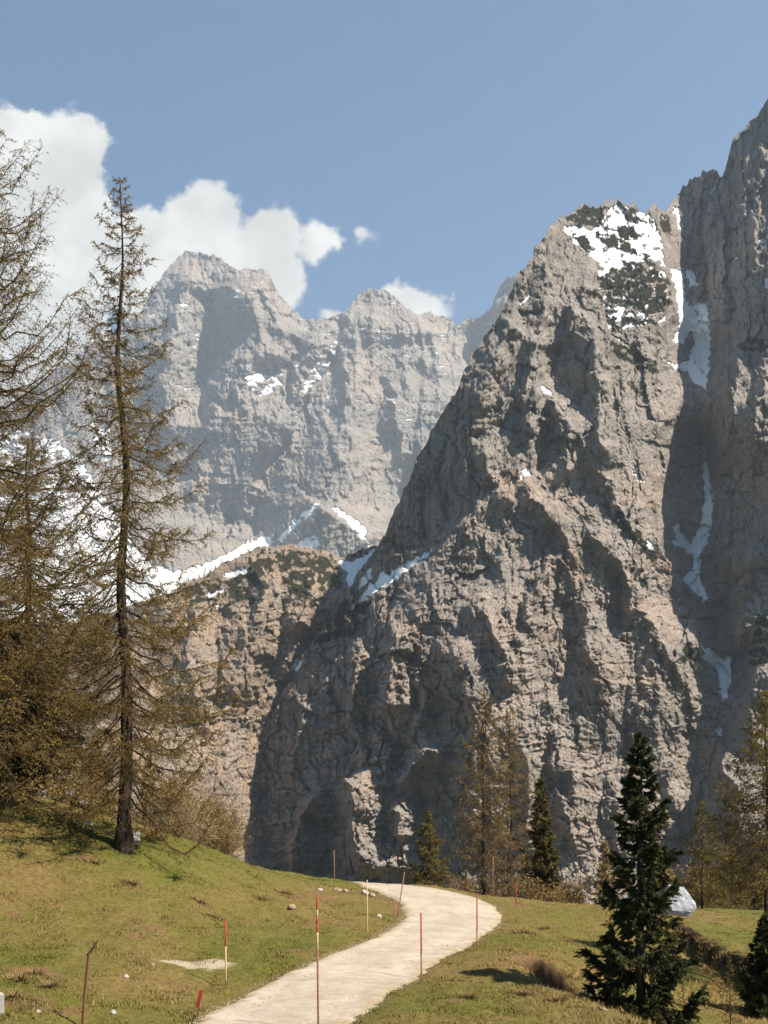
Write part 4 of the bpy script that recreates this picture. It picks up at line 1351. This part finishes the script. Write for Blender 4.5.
# 4 larch pair and neighbours beyond the bend
t4 = conifer('larch_tree', 17.2, 41, width=3.3, base=0.05, nbr=130, twig=60, tw_len=0.95, nd_size=0.06, nd_per=10, trunk_r=0.22, leaf=m_scrub, droop=0.35, up=0.25, twig_r=0.008, bare=0.45,
             profile=([0, 0.1, 0.35, 0.7, 1.0], [1.1, 1.0, 0.80, 0.52, 0.10]))
put(t4, 484, 908, 90)
tag(t4, 'left one of two bare brown larches side by side beyond the road bend', 'tree', 'larch pair beyond the bend')
t5 = copy_tree(t4, (0, 0, 0), 2.1, 0.97, 0.955)
put(t5, 510, 912, 92)
tag(t5, 'right one of two bare brown larches side by side beyond the road bend', 'tree', 'larch pair beyond the bend')
t6 = conifer('spruce_tree', 11.0, 43, 'spruce', width=1.75, base=0.02, nbr=110, twig=26, tw_len=0.55, nd_size=0.13, nd_per=6, trunk_r=0.13, leaf=m_spruce_o, droop=0.35, up=0.2, bare=0.35)
put(t6, 541, 915, 92)
tag(t6, 'slim dark spruce just right of the bare larch pair', 'tree')
t7 = conifer('larch_tree', 6.6, 47, width=1.6, base=0.02, nbr=80, twig=36, tw_len=0.6, nd_size=0.085, nd_per=7, trunk_r=0.08, leaf=m_larch_g, droop=0.15, up=0.3, twig_r=0.009)
put(t7, 429, 898, 86)
tag(t7, 'small yellowish larch standing alone where the road goes out of sight', 'tree')

# 5 spruce in the hollow in front
t8 = conifer('spruce_tree', 8.75, 51, 'spruce', width=1.46, base=0.015, nbr=105, twig=58, tw_len=0.46, nd_size=0.036, nd_per=22, trunk_r=0.15, leaf=m_spruce, droop=0.28, up=0.34, curl=1.2,
             profile=([0, 0.07, 0.25, 0.5, 0.75, 0.9, 1.0], [0.86, 1.0, 0.98, 0.72, 0.42, 0.20, 0.03]))
put(t8, 640, None, 33.5)
tag(t8, 'dense dark green spruce standing in the hollow, largest on the right', 'tree')

# 6 trees at the right
t9 = conifer('larch_tree', 8.0, 61, width=1.9, base=0.03, nbr=80, twig=38, tw_len=0.65, nd_size=0.08, nd_per=7, trunk_r=0.09, leaf=m_larch_g, droop=0.2, up=0.25, twig_r=0.007, bare=0.35)
put(t9, 702, 915, 80)
tag(t9, 'small olive larch on the meadow edge right of the white boulder', 'tree')
t10 = copy_tree(t9, (0, 0, 0), 1.3, 0.9, 0.8)
put(t10, 732, 915, 84)
tag(t10, 'lower olive larch at the meadow edge, half hidden by boughs from the right', 'tree')
t11 = conifer('larch_tree', 10.9, 67, width=2.7, base=0.33, nbr=120, twig=60, tw_len=0.9, nd_size=0.045, nd_per=13, trunk_r=0.12, leaf=m_larch_g, droop=0.25, up=0.3, twig_r=0.0055, bare=0.35)
put(t11, 768, None, 45)
tag(t11, 'olive larch at the right edge reaching its boughs into the frame', 'tree')
t12 = conifer('spruce_tree', 3.4, 71, 'spruce', width=0.85, base=0.01, nbr=90, twig=34, tw_len=0.34, nd_size=0.06, nd_per=10, trunk_r=0.07, leaf=m_spruce, droop=0.25, up=0.3)
put(t12, 767, None, 38)
tag(t12, 'small dark spruce at the right edge at the foot of the dry slope', 'tree')
t13 = conifer('larch_tree', 4.9, 73, width=1.25, base=0.05, nbr=60, twig=34, tw_len=0.5, nd_size=0.07, nd_per=8, trunk_r=0.06, leaf=m_scrub, droop=0.05, up=0.5, twig_r=0.008)
put(t13, 606, 915, 74)
tag(t13, 'tan brown larch bush directly behind the big dark spruce', 'tree')
t14 = conifer('sapling', 2.3, 77, width=0.42, base=0.15, nbr=30, twig=8, tw_len=0.2, nd_size=0.035, nd_per=4, trunk_r=0.022, leaf=m_larch_g, droop=0.05, up=0.6, twig_r=0.004, base_flare=0.2)
put(t14, 730, None, 35)
tag(t14, 'thin bare sapling at the bottom right in front of the dry grass slope', 'sapling')
t15 = copy_tree(t14, (0, 0, 0), 1.0, 0.62, 0.6)
put(t15, 683, None, 34.5)
tag(t15, 'tiny bare sapling right beside the foot of the dark spruce', 'sapling')

# scrub and small trees behind the left crest
def shrub(name, H, W, seed, stems, leaf, stem_mat, nd=0.06, per=6, tw=20, twig_r=0.007):
    rg = np.random.default_rng(seed)
    root = bpy.data.objects.new(name, None)
    C.objects.link(root)
    az = rg.random(stems) * 2 * math.pi
    out = rg.random(stems) ** 0.7
    k = 7
    s = np.linspace(0, 1, k)
    hh = H * (1.0 - 0.45 * out ** 2) * (0.75 + 0.3 * rg.random(stems))
    P = np.zeros((stems, k, 3))
    P[..., 0] = (np.cos(az) * out * W)[:, None] * s ** 1.3
    P[..., 1] = (np.sin(az) * out * W)[:, None] * s ** 1.3
    P[..., 2] = hh[:, None] * s - 0.1
    P[:, 1:] += rg.normal(size=(stems, k - 1, 3)) * 0.03 * H
    sa = Acc()
    V, Fq = tubes(P, 0.012 * H * (1 - 0.8 * s)[None] * (0.6 + 0.8 * rg.random((stems, 1))), 4)
    sa.add(V, Fq)
    sa.build('stem', [stem_mat], root, True)
    ca_ = Acc()
    nt = stems * tw
    idx = np.repeat(np.arange(stems), tw)
    f = (0.25 + 0.75 * rg.random(nt)) * (k - 1)
    i0 = np.minimum(f.astype(int), k - 2)
    fr = (f - i0)[:, None]
    p0 = P[idx, i0] * (1 - fr) + P[idx, i0 + 1] * fr
    dv = (P[idx, i0 + 1] - P[idx, i0])
    dv /= np.linalg.norm(dv, axis=1, keepdims=True) + 1e-9
    dv = dv * 0.8 + rg.normal(0, 0.55, (nt, 3))
    dv /= np.linalg.norm(dv, axis=1, keepdims=True)
    tl = H * 0.24 * (0.4 + 0.8 * rg.random(nt))
    q = np.linspace(0, 1, 4)
    tpn = p0[:, None] + tl[:, None, None] * (dv[:, None] * q[:, None] + rg.normal(size=(nt, 4, 3)) * 0.05)
    V, Fq = tubes(tpn, twig_r * (1 - 0.6 * q)[None] * np.ones((nt, 1)), 3)
    ca_.add(V, Fq, 1)
    npos = (tpn[:, 1:].reshape(-1, 3))
    npos = np.repeat(npos, max(per // 3, 1), 0)
    npos = npos + rg.normal(0, 0.04 * H / 2.5, npos.shape)
    V, Fq, T = tufts(npos, nd * (0.5 + rg.random(len(npos))), rg, 1.2)
    ca_.add(V, Fq, 0, T)
    ca_.build('crown', [leaf, stem_mat], root)
    return root


s1_ = shrub('shrub', 4.3, 2.4, 81, 50, m_scrub, m_pale, 0.034, 15, 44)
put(s1_, 170, 871, 53.5)
tag(s1_, 'bare tan shrub with pale fanned stems behind the crest right of the tall larch', 'shrub')
s2_ = shrub('shrub', 4.6, 1.8, 83, 46, m_scrub, m_twig, 0.036, 18, 56)
put(s2_, 213, 888, 57)
tag(s2_, 'rounded yellow olive bush at the end of the left crest beside the dark cliff', 'shrub')
s3_ = shrub('shrub', 1.5, 0.75, 85, 18, m_red, m_twig, 0.06, 9, 16)
put(s3_, 146, 858, 49)
tag(s3_, 'small reddish brown leafy shrub at the foot of the tall larch', 'shrub')
sm = conifer('larch_tree', 3.9, 87, width=1.0, base=0.1, nbr=50, twig=28, tw_len=0.4, nd_size=0.06, nd_per=7, trunk_r=0.06, leaf=m_larch_g, droop=0.1, up=0.3, twig_r=0.007)
put(sm, 204, 880, 56)
tag(sm, 'young larch with a thin dark trunk inside the yellow olive bush', 'tree')
bg_defs = [(42, 870, 62, 8.0, 'young tan larch behind the left crest, nearest the dark olive spruce', 0.9),
           (70, 880, 66, 8.8, 'young tan larch behind the crest midway between dark spruce and tall larch', 0.8),
           (96, 878, 60, 7.0, 'young tan larch behind the crest just left of the tall larch trunk', 1.0),
           (190, 905, 72, 7.2, 'tan larch behind the bare pale stemmed shrub', 1.0),
           (150, 900, 75, 9.5, 'taller tan larch rising behind the reddish shrub', 0.8)]
bgp = conifer('larch_tree', 5.0, 89, width=1.25, base=0.04, nbr=64, twig=34, tw_len=0.5, nd_size=0.07, nd_per=7, trunk_r=0.05, leaf=m_scrub, droop=0.1, up=0.35, twig_r=0.007)
for i, (px, py, Y, H, lab, sx) in enumerate(bg_defs):
    o = bgp if i == 0 else copy_tree(bgp, (0, 0, 0), i * 1.3)
    o.scale = (sx * H / 5.0, sx * H / 5.0, H / 5.0)
    put(o, px, py, Y)
    tag(o, lab, 'tree', 'young larches behind the left crest')
# scrub at the foot of the cliffs beyond the meadow
fr_defs = [(572, 918, 88, 3.4, 'low brown bush beyond the meadow right of the slim spruce'), (556, 916, 84, 2.4, 'lowest brown bush beyond the meadow below the slim spruce'),
           (462, 908, 84, 2.6, 'low brown bush at the left foot of the larch pair'), (530, 916, 82, 3.0, 'yellowish bush at the right foot of the larch pair'),
           (680, 918, 92, 5.0, 'tall brown bush behind the white boulder'), (716, 918, 96, 4.6, 'brown bush behind the two olive larches'), (752, 918, 90, 5.4, 'brown bush at the right end of the meadow')]
for i, (px, py, Y, H, lab) in enumerate(fr_defs):
    if i == 0:
        fsrc = o = shrub('shrub', 3.0, 1.5, 91, 22, m_scrub, m_twig, 0.075, 6, 22, 0.010)
    else:
        o = copy_tree(fsrc, (0, 0, 0), i * 1.7)
    o.scale = (H / 3.0,) * 3
    put(o, px, py, Y)
    tag(o, lab, 'shrub', 'bushes along the meadow edge')

# tiny larches on the ridge of the brown hill
rsrc = conifer('larch_tree', 20.0, 95, width=4.0, base=0.1, nbr=40, twig=10, tw_len=2.0, nd_size=0.5, nd_per=4, trunk_r=0.4, leaf=m_larch, droop=0.2, up=0.3, twig_r=0.05)
rspots = [(172, 594, 1560), (180, 589, 1560), (188, 586, 1570), (194, 583, 1575), (199, 581, 1580), (205, 579, 1585), (211, 576, 1590), (216, 573, 1590), (222, 570, 1595), (166, 598, 1555), (158, 600, 1550), (232, 566, 1600)]
for i, (px, py, Y) in enumerate(rspots):
    o = rsrc if i == 0 else copy_tree(rsrc, (0, 0, 0), i * 0.9)
    sc_f = 0.75 + 0.5 * ((i * 37) % 11) / 11.0
    o.scale = (sc_f,) * 3
    p = at(px, py + 4, Y)
    o.location = p
    tag(o, 'tiny bare larch on the far ridge of the brown hill', 'tree', 'tiny larches on the hill ridge')

# ------------------------------------------------------------------ stakes, stones
def paint(name, c, rough=0.6):
    m, t, b = new_mat(name)
    nz = t.noise(t.obj(), 14.0, 4, 0.6)
    t.set(b.inputs['Base Color'], t.mix(t.mapr(nz, 0.35, 0.7), rgb(*c), rgb(*[q * 0.6 + 0.02 for q in c])))
    b.inputs['Roughness'].default_value = rough
    return m


m_sred = paint('stake_red', (0.32, 0.035, 0.022))
m_spale = paint('stake_pale', (0.42, 0.30, 0.17))
m_sbrown = paint('stake_brown', (0.20, 0.085, 0.045))
m_sdark = paint('stake_dark', (0.06, 0.045, 0.035))
SM = {'r': m_sred, 'p': m_spale, 'b': m_sbrown, 'd': m_sdark}


def stake(base, top, Y, bands, label, r=0.024):
    """bands: (fraction from the top, paint key) in order"""
    x = (base[0] - CX) / F * Y
    zb = gz(x, Y)
    tp = at(top[0], top[1], Y)
    b0 = np.array([x, Y, zb - 0.25])
    root = bpy.data.objects.new('snow_stake', None)
    C.objects.link(root)
    root.location = (x, Y, zb)
    cuts = [0.0] + [q for q, _ in bands]
    for i, (q, key) in enumerate(bands):
        p0 = tp + (b0 - tp) * cuts[i] - np.array(root.location)
        p1 = tp + (b0 - tp) * q - np.array(root.location)
        rr = r * (1.0 if key != 'p' else 0.96)
        V, Fq = tubes(np.array([[p0 + (p0 - p1) / np.linalg.norm(p1 - p0) * 1e-3, p0, p1]]), np.array([[0.002, rr, rr]]), 8)
        mesh_obj('painted_band' if len(bands) > 1 else 'pole', V, Fq, SM[key], root, True)
    tag(root, label, 'snow stake', 'snow stakes along the road')
    return root


stake((318.5, 1040), (317, 897), 27.0, [(.085, 'r'), (.14, 'p'), (.18, 'r'), (.24, 'r'), (.355, 'p'), (1, 'b')], 'tallest red and pale banded snow stake, at the front left road edge', 0.024)
stake((421.5, 978), (421, 913), 35, [(.55, 'r'), (1, 'b')], 'red snow stake at the right road edge, nearest on that side')
stake((477, 947), (477, 893), 42, [(.6, 'r'), (1, 'b')], 'red snow stake at the right road edge where the bend begins')
stake((226, 990), (225.5, 920), 33, [(.35, 'r'), (.82, 'p'), (1, 'd')], 'stake with red top and pale lower half beside the bare gravel patch')
stake((367.5, 932), (367, 880), 44, [(1, 'p')], 'plain pale stake on the left verge below the rocky bank')
stake((396.5, 908), (404.5, 872), 50, [(1, 'b')], 'leaning brown stake at the inner side of the bend')
stake((334.5, 884), (334, 850), 58, [(1, 'b')], 'brown stake on the grass crest against the dark cliff')
stake((493, 897), (493, 857), 62, [(1, 'b')], 'brown stake in front of the two bare larches')
stake((516.5, 923), (516, 883), 52, [(.5, 'r'), (1, 'b')], 'reddish stake on the meadow right of the road bend')

# short flat red marker, broken post, concrete post
x, Y = (195 - CX) / F * 28.0, 28.0
root = bpy.data.objects.new('red_marker', None)
C.objects.link(root)
root.location = (x, Y, gz(x, Y))
zt = (HY - 990) / F * Y - root.location.z
dx = 7.0 / F * Y


def slab(name, pts, w_, d__, mat, parent):
    """a flat board along a polyline"""
    pts = np.array(pts, float)
    off = [np.array([-w_, -d__, 0]), np.array([w_, -d__, 0]), np.array([w_, d__, 0]), np.array([-w_, d__, 0])]
    V = np.array([p + q for p in pts for q in off])
    Fq = []
    for i in range(len(pts) - 1):
        for j in range(4):
            Fq.append([i * 4 + j, i * 4 + (j + 1) % 4, i * 4 + 4 + (j + 1) % 4, i * 4 + 4 + j])
    Fq.append([0, 3, 2, 1])
    e = (len(pts) - 1) * 4
    Fq.append([e, e + 1, e + 2, e + 3])
    return mesh_obj(name, V, np.array(Fq), mat, parent)


slab('pole', [(0, 0, -0.3), (dx * 0.9, 0, zt * 0.97)], 0.022, 0.022, m_sbrown, root)
slab('reflector_board', [(dx * 0.30, -0.03, zt * 0.35), (dx * 0.96, -0.03, zt)], 0.045, 0.008, m_sred, root)
tag(root, 'short tilted flat red marker at the bottom left of the road', 'road marker')

Y = 26.0
x = (83 - CX) / F * Y
root = bpy.data.objects.new('broken_post', None)
C.objects.link(root)
root.location = (x, Y, gz(x, Y))


def rel(px, py):
    p = at(px, py, Y) - np.array(root.location)
    return tuple(p)


V, Fq = tubes(np.array([[(-0.02, 0, -0.3), rel(84.5, 1000), rel(89.3, 953)]]), np.array([[0.042, 0.038, 0.036]]), 7)
mesh_obj('pole', V, Fq, m_sbrown, root, True)
V, Fq = tubes(np.array([[rel(87.0, 956), rel(91, 951), rel(95.5, 943.5), rel(98.5, 939)]]), np.array([[0.030, 0.034, 0.026, 0.006]]), 6)
mesh_obj('snapped_top', V, Fq, m_sdark, root, True)
V, Fq = tubes(np.array([[rel(95.5, 944), rel(95.8, 951), rel(97.5, 957)]]), np.array([[0.018, 0.013, 0.004]]), 5)
mesh_obj('splinter', V, Fq, m_sbrown, root, True)
tag(root, 'brown wooden post with its splintered top snapped over, at the bottom left', 'post')

m_conc, t, b = new_mat('old_concrete')
nz = t.noise(t.obj(), 5.0, 5, 0.65)
t.set(b.inputs['Base Color'], t.mix(nz, rgb(0.16, 0.15, 0.13), rgb(0.34, 0.31, 0.27)))
bump(t, b, nz, 0.03, 0.7)
Y = 26.0
x = (-3 - CX) / F * Y
zg = gz(x, Y)
zt = (HY - 992) / F * Y
V, Fq = tubes(np.array([[(0, 0, -0.3), (0, 0, zt - zg - 0.05), (0.01, 0, zt - zg - 0.015), (0.01, 0, zt - zg)]]), np.array([[0.17, 0.155, 0.13, 0.02]]), 9)
o = mesh_obj('stone_post', V, Fq, m_conc, None, False)
o.location = (x, Y, zg)
tag(o, 'grey stone post at the very bottom of the left edge', 'post')

m_stone, t, b = new_mat('pale_stone')
nz = t.noise(t.obj(), 3.0, 6, 0.65)
t.set(b.inputs['Base Color'], t.mix(t.mapr(nz, 0.3, 0.7), rgb(0.24, 0.225, 0.20), rgb(0.40, 0.385, 0.35)))
bump(t, b, nz, 0.06, 0.8)
m_stone2, t, b = new_mat('brown_stone')
nz = t.noise(t.obj(), 4.0, 6, 0.65)
t.set(b.inputs['Base Color'], t.mix(t.mapr(nz, 0.3, 0.7), rgb(0.16, 0.11, 0.075), rgb(0.36, 0.27, 0.19)))
bump(t, b, nz, 0.06, 0.8)
m_white, t, b = new_mat('weathered_white_rock')
nz = t.noise(t.obj(), 1.6, 6, 0.65)
t.set(b.inputs['Base Color'], t.mix(t.mapr(nz, 0.3, 0.7), rgb(0.26, 0.28, 0.31), rgb(0.42, 0.44, 0.47)))
bump(t, b, nz, 0.12, 0.8)


def stone(name, sx, sy, sz, seed, mat, nlat=14, cut=7):
    """irregular rock: a ball trimmed by random planes"""
    rg = np.random.default_rng(seed)
    th = np.linspace(0.02, math.pi - 0.02, nlat)
    ph = np.linspace(0, 2 * math.pi, nlat * 2 + 1)
    T_, P_ = np.meshgrid(th, ph, indexing='ij')
    n = np.stack([np.sin(T_) * np.cos(P_), np.sin(T_) * np.sin(P_), np.cos(T_)], -1)
    r = np.ones(T_.shape)
    for i in range(cut):
        a = rg.normal(size=3)
        a /= np.linalg.norm(a)
        dd = 0.62 + 0.3 * rg.random()
        c = n @ a
        r = np.minimum(r, np.where(c > 0.05, dd / np.maximum(c, 0.05), 9))
    r *= 1 + 0.05 * pnoise(n[..., 0] * 3 + seed, n[..., 2] * 3 + n[..., 1] * 2, seed)
    r[:, -1] = r[:, 0]
    V = n * r[..., None] * np.array([sx, sy, sz])
    return mesh_obj(name, V.reshape(-1, 3), grid_faces(*T_.shape), mat, None, False)


stones = [(135, 841, 11, m_stone, 'white stone right at the foot of the tall larch trunk', 2.0), (126, 981, 5, m_stone, 'white stone on the grass between broken post and road, the squarest', 1.2),
          (113, 1012, 6, m_stone, 'white stone at the bottom left, right of the broken post', 1.1), (38.5, 1016, 5, m_stone, 'pale stone near the bottom left corner', 0.9),
          (153, 968, 5, m_stone2, 'brownish stone just left of the bare gravel patch', 1.0), (365, 897, 7, m_stone, 'pale grey rock on the bank beside the plain stake', 1.2),
          (372, 899, 6, m_stone2, 'dark brown rock on the bank next to the pale grey one', 1.1), (379, 918, 6, m_stone, 'white stone in the grass between plain stake and road', 0.9),
          (338, 890, 9, m_stone2, 'flat brown rock on top of the bank', 0.8), (345, 893, 6, m_stone2, 'small brown rock below the flat one on the bank', 1.0),
          (292, 912, 8, m_stone2, 'brown rock in the grass left of the bank', 1.0), (320, 889, 6, m_stone, 'low pale rock at the left end of the bank', 0.7),
          (88, 824, 9, m_stone, 'low grey stone on the crest left of the tall larch', 0.7), (604, 1012, 8, m_stone2, 'flat brown stone on the near lip of the hollow', 0.6),
          (752, 1004, 8, m_stone2, 'brown rock at the foot of the dry slope beside the small spruce', 1.0), (737, 999, 5, m_stone2, 'small brown rock at the foot of the dry slope', 1.0),
          (748, 910, 7, m_stone, 'pale flat stone on the far edge of the meadow', 0.5), (700, 911, 5, m_stone, 'small pale stone on the meadow edge right of the white boulder', 0.7)]
for i, (px, py, wpx, mat, lab, asp) in enumerate(stones):
    c = hit(px, py)
    s_ = wpx / F * c[1] / 2 * 1.2
    o = stone('stone', s_, s_ * 0.9, s_ * 0.8 * asp, 200 + i, mat)
    o.location = (c[0], c[1], gz(c[0], c[1]) + s_ * 0.2 * asp)
    o.rotation_euler = (0, 0, i * 1.1)
    tag(o, lab, 'stone')

YB = hit(680, 917)[1]
c = at(674, 904, YB)
o = stone('boulder', 1.15, 0.95, 1.05, 301, m_white, 26, 9)
o.location = (c[0], YB, c[2] - 0.02)
tag(o, 'large rounded white boulder half hidden behind the dark spruce', 'boulder')

# ------------------------------------------------------------------ haze
HV = np.array([(x, y, z) for z in (-130.0, 4300.0) for y in (-460.0, 12500.0) for x in (-6200.0, 6200.0)])
HF = np.array([[0, 2, 3, 1], [4, 5, 7, 6], [0, 1, 5, 4], [2, 6, 7, 3], [0, 4, 6, 2], [1, 3, 7, 5]])
m_haze = bpy.data.materials.new('haze')
m_haze.use_nodes = True
t = NT(m_haze.node_tree)
out = t.n('ShaderNodeOutputMaterial')
pv = t.n('ShaderNodeVolumePrincipled')
pv.inputs['Color'].default_value = rgb(0.72, 0.84, 1.0)
pv.inputs['Density'].default_value = HAZE_DENSITY
pv.inputs['Anisotropy'].default_value = 0.3
t.set(out.inputs['Volume'], pv.outputs[0])
haze = mesh_obj('haze', HV, HF, m_haze)
haze['kind'] = 'stuff'
tag(haze, 'thin blue haze of the mountain air', 'haze')
